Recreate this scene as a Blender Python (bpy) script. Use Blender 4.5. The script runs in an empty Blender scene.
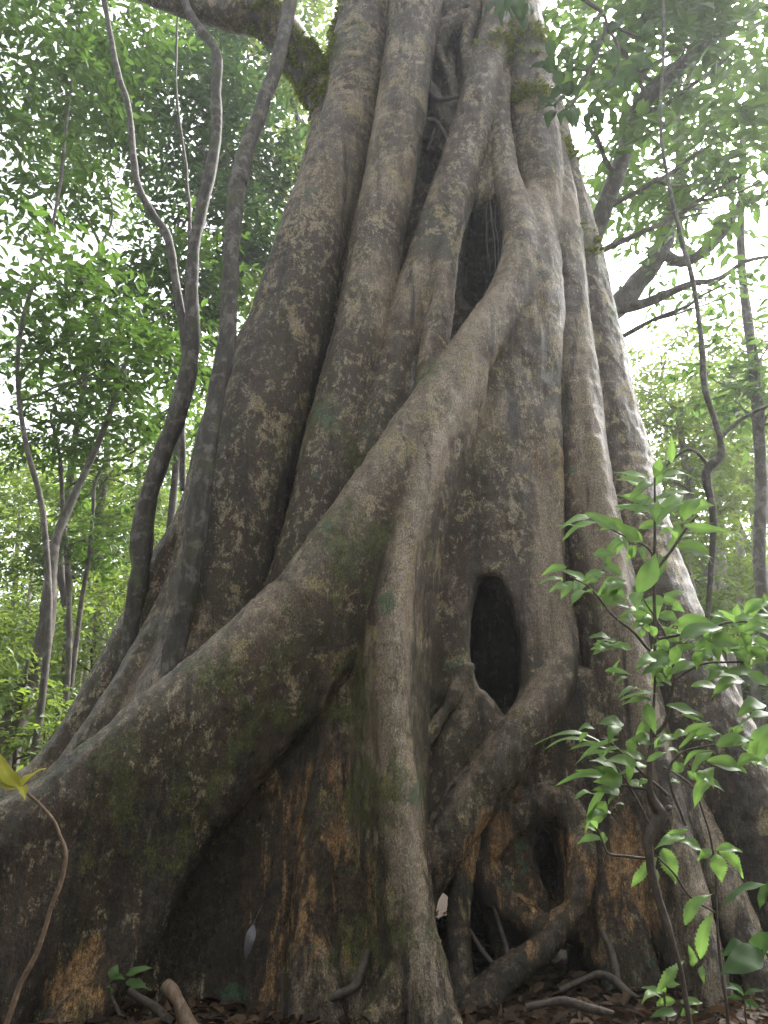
import bpy, math, random
import numpy as np
from mathutils import Vector, kdtree

R = math.radians
rng = np.random.default_rng(11)
random.seed(11)
sc = bpy.context.scene
COL = sc.collection

# ------------------------------------------------------------------ camera
CAM = np.array([0.0, 0.0, 1.2]); PITCH = R(20); F = 773.0
FWD = np.array([0, math.cos(PITCH), math.sin(PITCH)])
UP = np.array([0, -math.sin(PITCH), math.cos(PITCH)])
RIGHT = np.array([1.0, 0, 0])
cam = bpy.data.objects.new('camera', bpy.data.cameras.new('camera'))
COL.objects.link(cam)
cam.location = CAM; cam.rotation_euler = (R(90) + PITCH, 0, 0)
cam.data.sensor_fit = 'VERTICAL'; cam.data.sensor_height = 24
cam.data.lens = 24 * F / 1024; cam.data.clip_end = 600; cam.data.clip_start = 0.05
sc.camera = cam

def at(px, py, Y):
    """point of the place seen in direction (px,py) whose distance north is Y"""
    d = FWD + RIGHT * (px - 384) / F - UP * (py - 512) / F
    return CAM + d * (Y / d[1])

def mpp(px, py, Y):
    """metres per picture unit at that point"""
    d = FWD + RIGHT * (px - 384) / F - UP * (py - 512) / F
    return (Y / d[1]) / F

# ------------------------------------------------------------------ object helpers
def tag(o, label=None, cat=None, group=None, kind=None):
    if label: o['label'] = label
    if cat: o['category'] = cat
    if group: o['group'] = group
    if kind: o['kind'] = kind
    return o

def empty(name, loc, label=None, cat=None, group=None):
    o = bpy.data.objects.new(name, None); COL.objects.link(o)
    o.location = loc; o.empty_display_size = 0.2
    return tag(o, label, cat, group)

def mesh_np(name, V, faces, mat, parent=None, smooth=True, attrs=None, normals=None):
    """faces: (n,3) or (n,4) int array; V in world space"""
    V = np.asarray(V, np.float32); faces = np.asarray(faces, np.int32)
    if parent is not None:
        V = V - np.array(parent_world(parent), np.float32)
    me = bpy.data.meshes.new(name)
    n, k = faces.shape
    me.vertices.add(len(V)); me.vertices.foreach_set('co', V.ravel())
    me.loops.add(n * k); me.loops.foreach_set('vertex_index', faces.ravel())
    me.polygons.add(n)
    me.polygons.foreach_set('loop_start', np.arange(0, n * k, k, dtype=np.int32))
    me.update(calc_edges=True)
    me.polygons.foreach_set('use_smooth', np.full(n, bool(smooth)))
    if attrs:
        for an, av in attrs.items():
            a = me.attributes.new(an, 'FLOAT', 'POINT'); a.data.foreach_set('value', np.asarray(av, np.float32))
    if normals is not None:
        me.normals_split_custom_set_from_vertices([tuple(x) for x in np.asarray(normals, float)])
    me.materials.append(mat)
    o = bpy.data.objects.new(name, me); COL.objects.link(o)
    if parent is not None: o.parent = parent
    return o

def parent_world(p):
    v = np.array(p.location)
    while p.parent is not None:
        p = p.parent; v = v + np.array(p.location)
    return v

def catmull(P, n):
    """resample rows of P (any columns) to n points on a Catmull-Rom spline"""
    P = np.asarray(P, float)
    if len(P) == 2:
        t = np.linspace(0, 1, n)[:, None]; return P[0] * (1 - t) + P[1] * t
    Q = np.vstack([2 * P[0] - P[1], P, 2 * P[-1] - P[-2]])
    m = len(P) - 1
    u = np.linspace(0, m - 1e-9, n); i = u.astype(int); t = (u - i)[:, None]
    p0, p1, p2, p3 = Q[i], Q[i + 1], Q[i + 2], Q[i + 3]
    return 0.5 * (2 * p1 + (p2 - p0) * t + (2 * p0 - 5 * p1 + 4 * p2 - p3) * t**2 + (3 * p1 - p0 - 3 * p2 + p3) * t**3)

# hash value noise ----------------------------------------------------------
def _h(i, j, k, seed):
    x = (i * 374761393 + j * 668265263 + k * 2147483647 + seed * 974634777) & 0xFFFFFFFF
    x = ((x ^ (x >> 13)) * 1274126177) & 0xFFFFFFFF
    x = (x ^ (x >> 16)) & 0xFFFF
    return x.astype(np.float32) / 32767.5 - 1.0
def vnoise(P, seed=0):
    P = np.asarray(P, np.float64); I = np.floor(P).astype(np.int64); f = P - I; f = f * f * (3 - 2 * f)
    out = 0
    for dx in (0, 1):
        for dy in (0, 1):
            for dz in (0, 1):
                w = (f[:, 0] if dx else 1 - f[:, 0]) * (f[:, 1] if dy else 1 - f[:, 1]) * (f[:, 2] if dz else 1 - f[:, 2])
                out = out + w * _h(I[:, 0] + dx, I[:, 1] + dy, I[:, 2] + dz, seed)
    return out
def fbm(P, oct=3, seed=0):
    a, s, o = 1.0, 0.0, 0
    for q in range(oct):
        o = o + a * vnoise(P * 2**q, seed + q); s += a; a *= 0.5
    return o / s

def tube(P, rad, nseg=10, s=None):
    """tube mesh along points P; returns V, quads, s-attribute"""
    P = np.asarray(P, float); rad = np.asarray(rad, float); n = len(P)
    T = np.gradient(P, axis=0); T /= np.linalg.norm(T, axis=1)[:, None] + 1e-9
    ref = np.array([0.0, 1, 0]) if abs(T[0][1]) < 0.9 else np.array([1.0, 0, 0])
    a = np.cross(T[0], ref); a /= np.linalg.norm(a)
    A = []
    for i in range(n):
        a = a - T[i] * np.dot(a, T[i]); a /= np.linalg.norm(a) + 1e-9; A.append(a.copy())
    A = np.array(A); B = np.cross(T, A)
    th = np.linspace(0, 2 * math.pi, nseg, endpoint=False)
    V = P[:, None] + rad[:, None, None] * (np.cos(th)[None, :, None] * A[:, None] + np.sin(th)[None, :, None] * B[:, None])
    V = V.reshape(-1, 3)
    i = np.arange(n - 1)[:, None] * nseg; j = np.arange(nseg)[None]; j2 = (j + 1) % nseg
    q = np.stack([i + j, i + j2, i + nseg + j2, i + nseg + j], -1).reshape(-1, 4)
    # close both ends
    V = np.vstack([V, P[0], P[-1]])
    c0, c1 = n * nseg, n * nseg + 1; jj = np.arange(nseg); jn = (jj + 1) % nseg
    e0 = np.stack([jn, jj, np.full(nseg, c0), np.full(nseg, c0)], -1)
    b = (n - 1) * nseg
    e1 = np.stack([b + jj, b + jn, np.full(nseg, c1), np.full(nseg, c1)], -1)
    d = np.concatenate([[0], np.cumsum(np.linalg.norm(np.diff(P, axis=0), axis=1))])
    S = np.concatenate([np.repeat(d, nseg), [d[0], d[-1]]])
    return V, q, S, np.vstack([e0[:, :3], e1[:, :3]])

class Acc:
    """collects tubes into one mesh"""
    def __init__(s): s.V = []; s.Q = []; s.S = []; s.n = 0
    def tube(s, P, rad, nseg=10, wob=0.0):
        V, q, S, tri = tube(P, rad, nseg)
        if wob:
            c = np.repeat(np.asarray(P), nseg, axis=0); c = np.vstack([c, P[0], P[-1]])
            V = c + (V - c) * (1 + wob * fbm(V * 9, 2, 3))[:, None]
        tq = np.hstack([tri, tri[:, 2:3]])
        s.V.append(V); s.Q.append(q + s.n); s.S.append(S); s.n += len(V)
    def build(s, name, mat, parent=None):
        V = np.vstack(s.V); Q = np.vstack(s.Q)
        return mesh_np(name, V, Q, mat, parent, True, {'s': np.concatenate(s.S)})

# ------------------------------------------------------------------ materials
def mat_new(name):
    m = bpy.data.materials.new(name); m.use_nodes = True
    nt = m.node_tree; nt.nodes.clear()
    out = nt.nodes.new('ShaderNodeOutputMaterial')
    return m, nt, out
def N(nt, typ, **kw):
    n = nt.nodes.new(typ)
    for k, v in kw.items():
        if k.startswith('i_'): n.inputs[k[2:].replace('_', ' ')].default_value = v
        else: setattr(n, k, v)
    return n
def ramp(nt, src, stops, interp='LINEAR'):
    r = nt.nodes.new('ShaderNodeValToRGB'); r.color_ramp.interpolation = interp
    els = r.color_ramp.elements
    while len(els) > 1: els.remove(els[-1])
    els[0].position = stops[0][0]; els[0].color = col(stops[0][1])
    for p, c in stops[1:]:
        e = els.new(p); e.color = col(c)
    nt.links.new(src, r.inputs[0]); return r.outputs[0]
def col(c):
    return (c, c, c, 1) if isinstance(c, (int, float)) else (*c, 1)
def mix(nt, fac, a, b, typ='MIX'):
    m = nt.nodes.new('ShaderNodeMix'); m.data_type = 'RGBA'; m.blend_type = typ
    for si, v in ((0, fac), (6, a), (7, b)):
        if isinstance(v, bpy.types.NodeSocket): nt.links.new(v, m.inputs[si])
        else: m.inputs[si].default_value = v if si == 0 else col(v)
    return m.outputs[2]
def math_(nt, op, a, b=0.0, clamp=False):
    m = nt.nodes.new('ShaderNodeMath'); m.operation = op; m.use_clamp = clamp
    for sock, v in zip(m.inputs, (a, b)):
        if isinstance(v, bpy.types.NodeSocket): nt.links.new(v, sock)
        else: sock.default_value = v
    return m.outputs[0]
def mapping(nt, scale, src=None, loc=(0, 0, 0)):
    m = nt.nodes.new('ShaderNodeMapping'); m.inputs['Scale'].default_value = scale; m.inputs['Location'].default_value = loc
    if src is None:
        g = nt.nodes.new('ShaderNodeNewGeometry'); src = g.outputs['Position']
    nt.links.new(src, m.inputs[0]); return m.outputs[0]
def noise(nt, vec, scale, detail=4, rough=0.6, dist=0.0):
    n = nt.nodes.new('ShaderNodeTexNoise'); n.inputs['Scale'].default_value = scale
    n.inputs['Detail'].default_value = detail; n.inputs['Roughness'].default_value = rough; n.inputs['Distortion'].default_value = dist
    nt.links.new(vec, n.inputs['Vector']); return n.outputs['Fac']
def attr(nt, name):
    a = nt.nodes.new('ShaderNodeAttribute'); a.attribute_name = name; return a.outputs['Fac']

def fig_bark():
    m, nt, out = mat_new('fig_bark')
    pos = mapping(nt, (1, 1, 1))
    high = attr(nt, 'high'); damp_shade = attr(nt, 'damp_shade'); moss = attr(nt, 'moss'); tan = attr(nt, 'tan'); film = attr(nt, 'film'); s = attr(nt, 's'); pale = attr(nt, 'pale')
    def msk(src, lo, hi, top=1.0): return ramp(nt, src, [(lo, 0.0), (hi, top)])
    def plus(a, b, k): return math_(nt, 'ADD', a, math_(nt, 'MULTIPLY', b, k))
    n2 = noise(nt, mapping(nt, (1, 1, 0.22)), 12, 7, 0.75, 0.4)
    n3 = noise(nt, pos, 55, 4, 0.8)
    n5 = noise(nt, mapping(nt, (1, 1, .7), loc=(6, 1, 6)), 24, 6, 0.8)
    # clean bark: grey, faintly pink
    base = ramp(nt, n2, [(0.36, (0.088, 0.064, 0.046)), (0.5, (0.170, 0.138, 0.106)), (0.64, (0.27, 0.230, 0.184))])
    # thin dark film of algae and grime, broken into crumbs; cleared on upward faces as painted highlight
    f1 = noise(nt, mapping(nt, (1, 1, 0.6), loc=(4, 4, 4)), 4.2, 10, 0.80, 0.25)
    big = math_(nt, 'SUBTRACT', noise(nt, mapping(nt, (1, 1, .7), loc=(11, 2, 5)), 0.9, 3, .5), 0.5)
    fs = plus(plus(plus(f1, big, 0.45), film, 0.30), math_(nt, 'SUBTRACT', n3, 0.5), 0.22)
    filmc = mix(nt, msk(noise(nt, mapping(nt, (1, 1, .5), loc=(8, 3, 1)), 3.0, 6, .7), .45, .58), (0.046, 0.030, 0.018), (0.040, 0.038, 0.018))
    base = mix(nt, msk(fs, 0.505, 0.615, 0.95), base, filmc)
    base = mix(nt, math_(nt, 'MULTIPLY', pale, 0.55, True), base, mix(nt, n5, (0.17, 0.145, 0.115), (0.36, 0.32, 0.27)))
    # crusts of lichen: tan-yellow and pale grey, two sizes
    l1 = noise(nt, mapping(nt, (1, 1, 0.8), loc=(3, 1, 7)), 4.6, 10, 0.78, 0.35)
    l2 = noise(nt, mapping(nt, (1, 1, 0.7), loc=(9, 4, 2)), 15, 8, 0.82, 0.2)
    lc = mix(nt, msk(noise(nt, pos, 2.6, 3, .6), .44, .56), (0.34, 0.30, 0.24), (0.30, 0.265, 0.125))
    lc = mix(nt, msk(n5, .42, .58), (0.19, 0.165, 0.11), lc)
    base = mix(nt, msk(plus(plus(l1, big, -0.28), high, 0.030), 0.575, 0.60, 0.85), base, lc)
    base = mix(nt, msk(plus(plus(l2, big, 0.25), high, 0.020), 0.572, 0.597, 0.80), base, (0.30, 0.27, 0.20))
    # tan bark showing where the film has come off
    tn = noise(nt, mapping(nt, (1, 1, 0.32), loc=(2, 2, 2)), 6.0, 9, 0.80, 0.4)
    tm = math_(nt, 'MULTIPLY', msk(plus(tn, tan, 0.32), 0.575, 0.66, 0.95), math_(nt, 'MULTIPLY', tan, 3.5, True))
    base = mix(nt, tm, base, mix(nt, msk(n5, .40, .60), (0.15, 0.085, 0.040), (0.40, 0.26, 0.130)))
    # dark wet runs, plus shade painted into the foot, hollows and limb
    d1 = noise(nt, mapping(nt, (1, 1, 0.10), loc=(5, 5, 1)), 5.5, 8, 0.74, 0.3)
    base = mix(nt, msk(plus(d1, damp_shade, 0.17), 0.565, 0.64, 0.9), base, mix(nt, msk(n5, .42, .6), (0.011, 0.009, 0.007), (0.046, 0.036, 0.024)))
    # moss: olive cushions, and blue-green algae patches
    g1 = noise(nt, mapping(nt, (1, 1, 0.7), loc=(1, 8, 3)), 4.0, 10, 0.80, 0.2)
    base = mix(nt, msk(plus(g1, moss, 0.20), 0.60, 0.67, 0.85), base, mix(nt, msk(n5, .4, .6), (0.034, 0.046, 0.016), (0.105, 0.118, 0.030)))
    g2 = noise(nt, mapping(nt, (1, 1, 1), loc=(7, 2, 9)), 2.6, 6, 0.62)
    base = mix(nt, msk(plus(g2, moss, 0.05), 0.665, 0.69, 0.7), base, mix(nt, n5, (0.030, 0.085, 0.045), (0.075, 0.14, 0.08)))
    # wrinkles across the roots
    wob = math_(nt, 'MULTIPLY', noise(nt, pos, 4, 6, 0.65), 0.30)
    cv = nt.nodes.new('ShaderNodeCombineXYZ'); nt.links.new(math_(nt, 'ADD', s, wob), cv.inputs[2]); nt.links.new(math_(nt, 'MULTIPLY', f1, 0.2), cv.inputs[0])
    rings = noise(nt, cv.outputs[0], 30, 5, 0.8)
    base = mix(nt, 0.55, base, ramp(nt, rings, [(0.32, 0.40), (0.44, 1.0)]), 'MULTIPLY')
    grain = noise(nt, mapping(nt, (1, 1, .5)), 120, 4, 0.85)
    base = mix(nt, 0.9, base, ramp(nt, grain, [(0.38, 0.22), (0.5, 0.95), (0.62, 1.75)]), 'MULTIPLY')
    base = mix(nt, 1.0, base, (1.0, 0.91, 0.78), 'MULTIPLY')
    p = N(nt, 'ShaderNodeBsdfPrincipled')
    nt.links.new(base, p.inputs['Base Color'])
    wet = ramp(nt, math_(nt, 'SUBTRACT', noise(nt, mapping(nt, (1, 1, .4)), 5, 6, .7), math_(nt, 'MULTIPLY', damp_shade, 0.25)), [(0.20, 0.20), (0.6, 0.60)])
    low = N(nt, 'ShaderNodeSeparateXYZ'); nt.links.new(pos, low.inputs[0])
    wetlow = ramp(nt, math_(nt, 'MULTIPLY', low.outputs[2], 0.3), [(0.2, 0.62), (0.75, 1.0)])
    nt.links.new(math_(nt, 'MULTIPLY', wet, wetlow), p.inputs['Roughness']); p.inputs['Specular IOR Level'].default_value = 0.42
    h = math_(nt, 'ADD', math_(nt, 'MULTIPLY', n2, 0.8), math_(nt, 'MULTIPLY', n3, 0.30))
    h = plus(h, rings, 0.35); h = plus(h, f1, 0.9); h = plus(h, grain, 0.25); h = plus(h, n5, .25)
    b = N(nt, 'ShaderNodeBump', i_Strength=0.9, i_Distance=0.026)
    nt.links.new(h, b.inputs['Height']); nt.links.new(b.outputs[0], p.inputs['Normal'])
    nt.links.new(p.outputs[0], out.inputs[0]); return m

def simple_bark(name, c0, c1, c2, moss=0.2, scale=1.0):
    m, nt, out = mat_new(name)
    pos = mapping(nt, (1, 1, 1)); st = mapping(nt, (1, 1, 0.3))
    a = noise(nt, st, 14 * scale, 5, 0.65); b_ = noise(nt, pos, 5 * scale, 6, 0.7)
    base = ramp(nt, a, [(0.3, c0), (0.55, c1), (0.75, c2)])
    base = mix(nt, ramp(nt, b_, [(0.52, 0), (0.6, 0.7)]), base, c2)
    base = mix(nt, ramp(nt, noise(nt, mapping(nt, (1, 1, 1), loc=(3, 3, 3)), 4, 5, .7), [(0.62 - moss * .3, 0), (0.72, moss * 2 if moss < .5 else 1)]), base, (0.07, 0.085, 0.022))
    p = N(nt, 'ShaderNodeBsdfPrincipled', i_Roughness=0.75); nt.links.new(base, p.inputs['Base Color'])
    b = N(nt, 'ShaderNodeBump', i_Strength=0.7, i_Distance=0.012); nt.links.new(math_(nt, 'ADD', a, b_), b.inputs['Height'])
    nt.links.new(b.outputs[0], p.inputs['Normal']); nt.links.new(p.outputs[0], out.inputs[0]); return m

def leaf_mat(name, dark, light, trans, tw=0.45, rough=0.4, spec=0.4):
    m, nt, out = mat_new(name)
    v = attr(nt, 'tone')
    c = ramp(nt, v, [(0.0, dark), (0.75, light), (1.0, tuple(min(1, x * 1.25) for x in light))])
    pn = noise(nt, mapping(nt, (1, 1, 1)), 40, 3, 0.6)
    c = mix(nt, 0.35, c, ramp(nt, pn, [(0.3, 0.55), (0.7, 1.0)]), 'MULTIPLY')
    p = N(nt, 'ShaderNodeBsdfPrincipled', i_Roughness=rough); p.inputs['Specular IOR Level'].default_value = spec
    nt.links.new(c, p.inputs['Base Color'])
    t = N(nt, 'ShaderNodeBsdfTranslucent')
    nt.links.new(mix(nt, v, tuple(x * .6 for x in trans), trans), t.inputs['Color'])
    ms = N(nt, 'ShaderNodeMixShader', i_Fac=tw)
    nt.links.new(p.outputs[0], ms.inputs[1]); nt.links.new(t.outputs[0], ms.inputs[2])
    nt.links.new(ms.outputs[0], out.inputs[0]); return m

M = {}
M['bark'] = fig_bark()
M['stem'] = simple_bark('slender_stem_bark', (0.018, 0.015, 0.012), (0.050, 0.042, 0.034), (0.15, 0.135, 0.115), 0.35, 1.6)
M['far_bark'] = simple_bark('forest_bark', (0.04, 0.034, 0.028), (0.085, 0.072, 0.06), (0.19, 0.17, 0.15), 0.25)
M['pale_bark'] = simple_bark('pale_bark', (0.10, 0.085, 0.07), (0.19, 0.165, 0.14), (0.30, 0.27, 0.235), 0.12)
M['twig'] = simple_bark('twig_bark', (0.025, 0.018, 0.014), (0.055, 0.04, 0.03), (0.10, 0.08, 0.06), 0.1, 3)
M['dry_twig'] = simple_bark('dry_twig_bark', (0.06, 0.038, 0.024), (0.13, 0.085, 0.052), (0.22, 0.155, 0.10), 0.02, 3)
M['leaf'] = leaf_mat('forest_leaf', (0.016, 0.042, 0.011), (0.052, 0.108, 0.024), (0.15, 0.28, 0.04))
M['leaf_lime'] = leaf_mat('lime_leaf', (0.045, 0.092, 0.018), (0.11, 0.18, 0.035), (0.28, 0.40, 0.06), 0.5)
M['leaf_dark'] = leaf_mat('dark_leaf', (0.014, 0.036, 0.014), (0.036, 0.078, 0.024), (0.09, 0.18, 0.04), 0.4, 0.6, 0.2)
M['leaf_near'] = leaf_mat('glossy_sapling_leaf', (0.048, 0.105, 0.028), (0.120, 0.215, 0.060), (0.25, 0.44, 0.09), 0.48, 0.45, 0.3)
M['leaf_yellow'] = leaf_mat('yellow_leaf', (0.20, 0.20, 0.03), (0.32, 0.31, 0.045), (0.45, 0.45, 0.06), 0.45, 0.6, 0.2)
M['moss'] = leaf_mat('yellow_green_moss', (0.08, 0.105, 0.014), (0.20, 0.24, 0.035), (0.32, 0.38, 0.05), 0.3, 0.8, 0.1)
M['dead'] = leaf_mat('dead_leaf', (0.016, 0.010, 0.007), (0.085, 0.052, 0.028), (0.10, 0.05, 0.02), 0.2, 0.7, 0.2)

# ------------------------------------------------------------------ THE FIG: signed distance field, built root by root
VOX = 0.023
LO = np.array([-4.4, 4.3, -0.35]); HI = np.array([4.1, 9.2, 11.7])
DIM = np.ceil((HI - LO) / VOX).astype(int)
AX = [LO[i] + VOX * np.arange(DIM[i]) for i in range(3)]
BIG = np.float32(0.30)

def stamp(field, c, r, off, shape, margin=0.22):
    a = np.maximum(np.floor((c - r - margin - LO) / VOX).astype(int), off)
    b = np.minimum(np.ceil((c + r + margin - LO) / VOX).astype(int) + 1, off + shape)
    if np.any(b <= a): return
    x = (AX[0][a[0]:b[0]] - c[0]) ** 2; y = (AX[1][a[1]:b[1]] - c[1]) ** 2; z = (AX[2][a[2]:b[2]] - c[2]) ** 2
    d = np.sqrt((x[:, None, None] + y[None, :, None]).astype(np.float32) + z[None, None, :].astype(np.float32)) - np.float32(r)
    s = tuple(slice(a[i] - off[i], b[i] - off[i]) for i in range(3))
    np.minimum(field[s], d, out=field[s])

class Part:
    def __init__(self, name, spheres, s, tang):
        self.name = name; self.C = spheres; self.s = s; self.T = tang

def px_chain(pts):
    """(px,py,Y,r) -> world x,y,z,radius"""
    return [(*at(p[0], p[1], p[2]), p[3] * mpp(p[0], p[1], p[2])) for p in pts]

def chain_spheres(W):
    W = np.asarray(W, float)
    L = np.linalg.norm(np.diff(W[:, :3], axis=0), axis=1).sum()
    step = max(0.025, W[:, 3].min() * 0.22)
    n = max(int(L / step), 4); P = catmull(W, n); P[:, 3] = np.maximum(P[:, 3], 0.02)
    T = np.gradient(P[:, :3], axis=0); T /= np.linalg.norm(T, axis=1)[:, None] + 1e-9
    s = np.concatenate([[0], np.cumsum(np.linalg.norm(np.diff(P[:, :3], axis=0), axis=1))])
    return P, s, T
def sheet_spheres(A, B, bulge=0.0, bdir=(0, -1, 0)):
    A = np.asarray(A, float); B = np.asarray(B, float)
    La = np.linalg.norm(np.diff(A[:, :3], axis=0), axis=1).sum()
    wid = np.linalg.norm(catmull(A, 12)[:, :3] - catmull(B, 12)[:, :3], axis=1).max()
    st = max(0.035, min(A[:, 3].min(), B[:, 3].min()) * 0.35)
    n = int(La / st) + 2; k = int(wid / st) + 2
    a, b = catmull(A, n), catmull(B, n)
    t = np.linspace(0, 1, k)[None, :, None]
    P = a[:, None] * (1 - t) + b[:, None] * t
    P[..., :3] += bulge * np.sin(math.pi * t) * np.array(bdir)
    T = np.gradient(P[..., :3], axis=0); T /= np.linalg.norm(T, axis=2)[..., None] + 1e-9
    s = np.repeat(np.concatenate([[0], np.cumsum(np.linalg.norm(np.diff(a[:, :3], axis=0), axis=1))])[:, None], k, 1)
    return P.reshape(-1, 4), s.ravel(), T.reshape(-1, 3)

PARTS = []      # (name, [spheres...], smooth k)
def part(name, *pieces, k=0.09):
    C = np.vstack([p[0] for p in pieces]); s = np.concatenate([p[1] for p in pieces]); T = np.vstack([p[2] for p in pieces])
    PARTS.append((name, C, s, T, k))
def ch(*pts): return chain_spheres(px_chain(pts))
def sh(A, B, **kw): return sheet_spheres(px_chain(A), px_chain(B), **kw)

# the body: hollow old core, the front wall, the recessed wall on the west
core = chain_spheres([(0.35, 7.55, -0.4, 1.40), (0.35, 7.55, 1.2, 1.32), (0.36, 7.6, 2.5, 1.08), (0.56, 7.65, 5, 0.90), (0.80, 7.65, 8, 0.80), (0.85, 7.6, 12, 0.72)])
wallA = [(521, 222, 6.32, 12), (528, 290, 6.08, 18), (480, 400, 5.98, 20), (445, 500, 5.95, 20), (428, 620, 5.95, 22), (432, 740, 6.02, 22), (450, 830, 6.1, 22)]
wallB = [(535, 190, 6.6, 14), (543, 280, 6.2, 18), (543, 400, 6.12, 18), (543, 500, 6.05, 18), (548, 620, 6.0, 18), (562, 740, 6.05, 22), (580, 850, 6.1, 24)]
front = sh(wallA, wallB, bulge=0.05)
fillA = [(528, 80, 6.95, 14), (543, 160, 6.95, 18), (552, 280, 6.75, 24), (562, 400, 6.6, 26), (572, 500, 6.5, 28), (582, 600, 6.45, 30), (600, 720, 6.4, 32), (620, 850, 6.3, 34), (640, 1000, 6.2, 34)]
fillB = [(530, 80, 7.15, 14), (553, 170, 7.15, 18), (580, 280, 7.0, 24), (600, 400, 6.85, 28), (620, 500, 6.75, 30), (650, 600, 6.7, 34), (690, 720, 6.6, 36), (740, 850, 6.5, 38), (800, 1000, 6.4, 38)]
fillC = [(524, 80, 6.95, 14), (535, 160, 6.95, 20), (540, 280, 6.7, 20), (540, 400, 6.4, 20), (542, 500, 6.3, 20), (550, 600, 6.25, 20), (570, 720, 6.25, 24), (590, 850, 6.2, 26), (600, 1000, 6.1, 26)]
fillW = sh([(352, 40, 7.1, 22), (325, 180, 7.05, 26), (290, 320, 6.95, 30), (255, 450, 6.85, 34), (215, 580, 6.75, 38), (170, 720, 6.6, 44)], [(410, 40, 7.05, 22), (385, 180, 6.95, 26), (365, 320, 6.85, 30), (340, 450, 6.75, 34), (310, 580, 6.65, 38), (290, 720, 6.5, 44)])
back = chain_spheres([(1.45, 8.0, -0.4, 0.95), (1.42, 8.0, 2.5, 0.92), (1.36, 8.0, 5, 0.76), (1.24, 7.9, 8, 0.62), (1.12, 7.8, 12, 0.55)])
part('trunk', core, back, front, sh(fillA, fillB), sh(fillA, fillC), fillW, k=0.10)

CARVE = []      # list of (centre, r)
def carve(pts, y0, y1, stretch=0.0):
    n = max(int((y1 - y0) / 0.07), 2)
    for Y in np.linspace(y0, y1, n):
        W = px_chain([(p[0], p[1], p[2] + 0 if False else Y, p[3]) for p in [(q[0], q[1], 0, q[2]) for q in pts]])
        W = catmull(W, max(6, len(pts) * 4)) if len(W) > 1 else np.array(W)
        CARVE.extend(W)
# knothole, upper lattice windows, low gaps between the roots
carve([(489, 590, 15), (491, 620, 25), (494, 655, 28), (499, 690, 23), (503, 714, 11)], 5.5, 7.3)
carve([(452, 30, 15), (444, 80, 22), (437, 125, 23), (427, 170, 15)], 6.2, 7.8)
carve([(484, 205, 14), (483, 240, 18), (480, 290, 20)], 6.1, 7.5)
carve([(497, 100, 7), (494, 150, 8), (488, 200, 8)], 6.2, 7.2)
carve([(470, 20, 10), (462, 60, 14)], 6.3, 7.4)
carve([(488, 905, 18), (492, 940, 24), (497, 975, 24)], 5.5, 7.4)
carve([(440, 905, 16), (438, 940, 18)], 5.5, 9.3)
carve([(385, 400, 10), (370, 440, 10)], 6.2, 6.8)
CARVE_LATE = []
def carve_late(pts, y0, y1):
    n0 = len(CARVE); carve(pts, y0, y1); CARVE_LATE.extend(CARVE[n0:]); del CARVE[n0:]
carve_late([(592, 985, 12), (575, 978, 18), (556, 986, 14)], 5.5, 5.95)
carve_late([(544, 838, 10), (549, 866, 14), (556, 896, 9)], 5.4, 6.5)

# west pillars
part('buttress_root', ch((385, -80, 6.95, 30), (370, 0, 6.9, 29), (347, 130, 6.75, 29), (318, 220, 6.65, 34), (287, 340, 6.5, 41), (258, 440, 6.4, 45), (229, 560, 6.3, 49), (205, 660, 6.25, 56), (170, 780, 6.1, 70), (150, 900, 6.0, 80)), k=0.025)
part('buttress_root', ch((430, -80, 6.8, 28), (417, 0, 6.65, 26), (398, 130, 6.5, 25), (380, 230, 6.38, 26), (360, 340, 6.22, 28), (336, 440, 6.12, 30), (306, 560, 6.05, 32), (280, 660, 6.1, 40), (260, 760, 6.05, 45)), k=0.025)
part('buttress_root', ch((350, 40, 7.35, 20), (322, 140, 7.2, 14), (303, 210, 7.1, 14), (270, 310, 7.0, 16), (235, 420, 6.85, 30), (212, 515, 6.8, 32), (176, 578, 6.75, 32), (114, 698, 6.65, 32), (60, 778, 6.55, 32), (28, 808, 6.5, 34), (-60, 890, 6.4, 36), (-130, 960, 6.3, 40)), k=0.025)
part('buttress_root', ch((222, 470, 6.5, 26), (198, 590, 6.4, 34), (143, 698, 6.25, 35), (78, 792, 6.15, 35), (25, 842, 6.1, 38), (-60, 905, 6.0, 42), (-140, 970, 5.9, 46)), k=0.025)
# the great diagonal buttress
ridge = [(502, 70, 6.6, 8), (500, 110, 6.5, 10), (504, 160, 6.38, 12), (514, 205, 6.25, 15), (521, 248, 6.1, 18), (508, 300, 5.95, 22), (463, 366, 5.75, 25), (420, 428, 5.6, 27), (370, 502, 5.45, 29), (320, 577, 5.35, 31), (270, 630, 5.3, 33), (222, 677, 5.25, 35), (190, 704, 5.2, 36), (130, 760, 5.15, 40), (66, 814, 5.1, 42), (20, 840, 5.05, 43), (-50, 872, 5.0, 45), (-130, 910, 4.95, 45), (-220, 970, 4.9, 45), (-290, 1030, 4.85, 45)]
lower = [(505, 335, 6.0, 20), (462, 420, 5.8, 20), (420, 500, 5.62, 22), (390, 560, 5.52, 22), (348, 632, 5.46, 22), (312, 683, 5.42, 22), (268, 735, 5.4, 23), (228, 780, 5.37, 25), (180, 838, 5.33, 27), (140, 893, 5.3, 28), (106, 945, 5.27, 30), (60, 1010, 5.22, 32), (-20, 1060, 5.15, 32), (-100, 1090, 5.1, 32)]
part('buttress_root', ch(*ridge), sh(ridge[6:18], lower[1:13], bulge=0.02), k=0.035)
part('buttress_root', ch((170, 850, 5.3, 24), (150, 905, 5.22, 24), (128, 950, 5.16, 24), (100, 990, 5.1, 24), (70, 1030, 5.02, 26)), ch((60, 850, 5.1, 30), (30, 920, 5.02, 34), (0, 990, 4.95, 36), (-30, 1050, 4.9, 40)), k=0.10)
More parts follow.
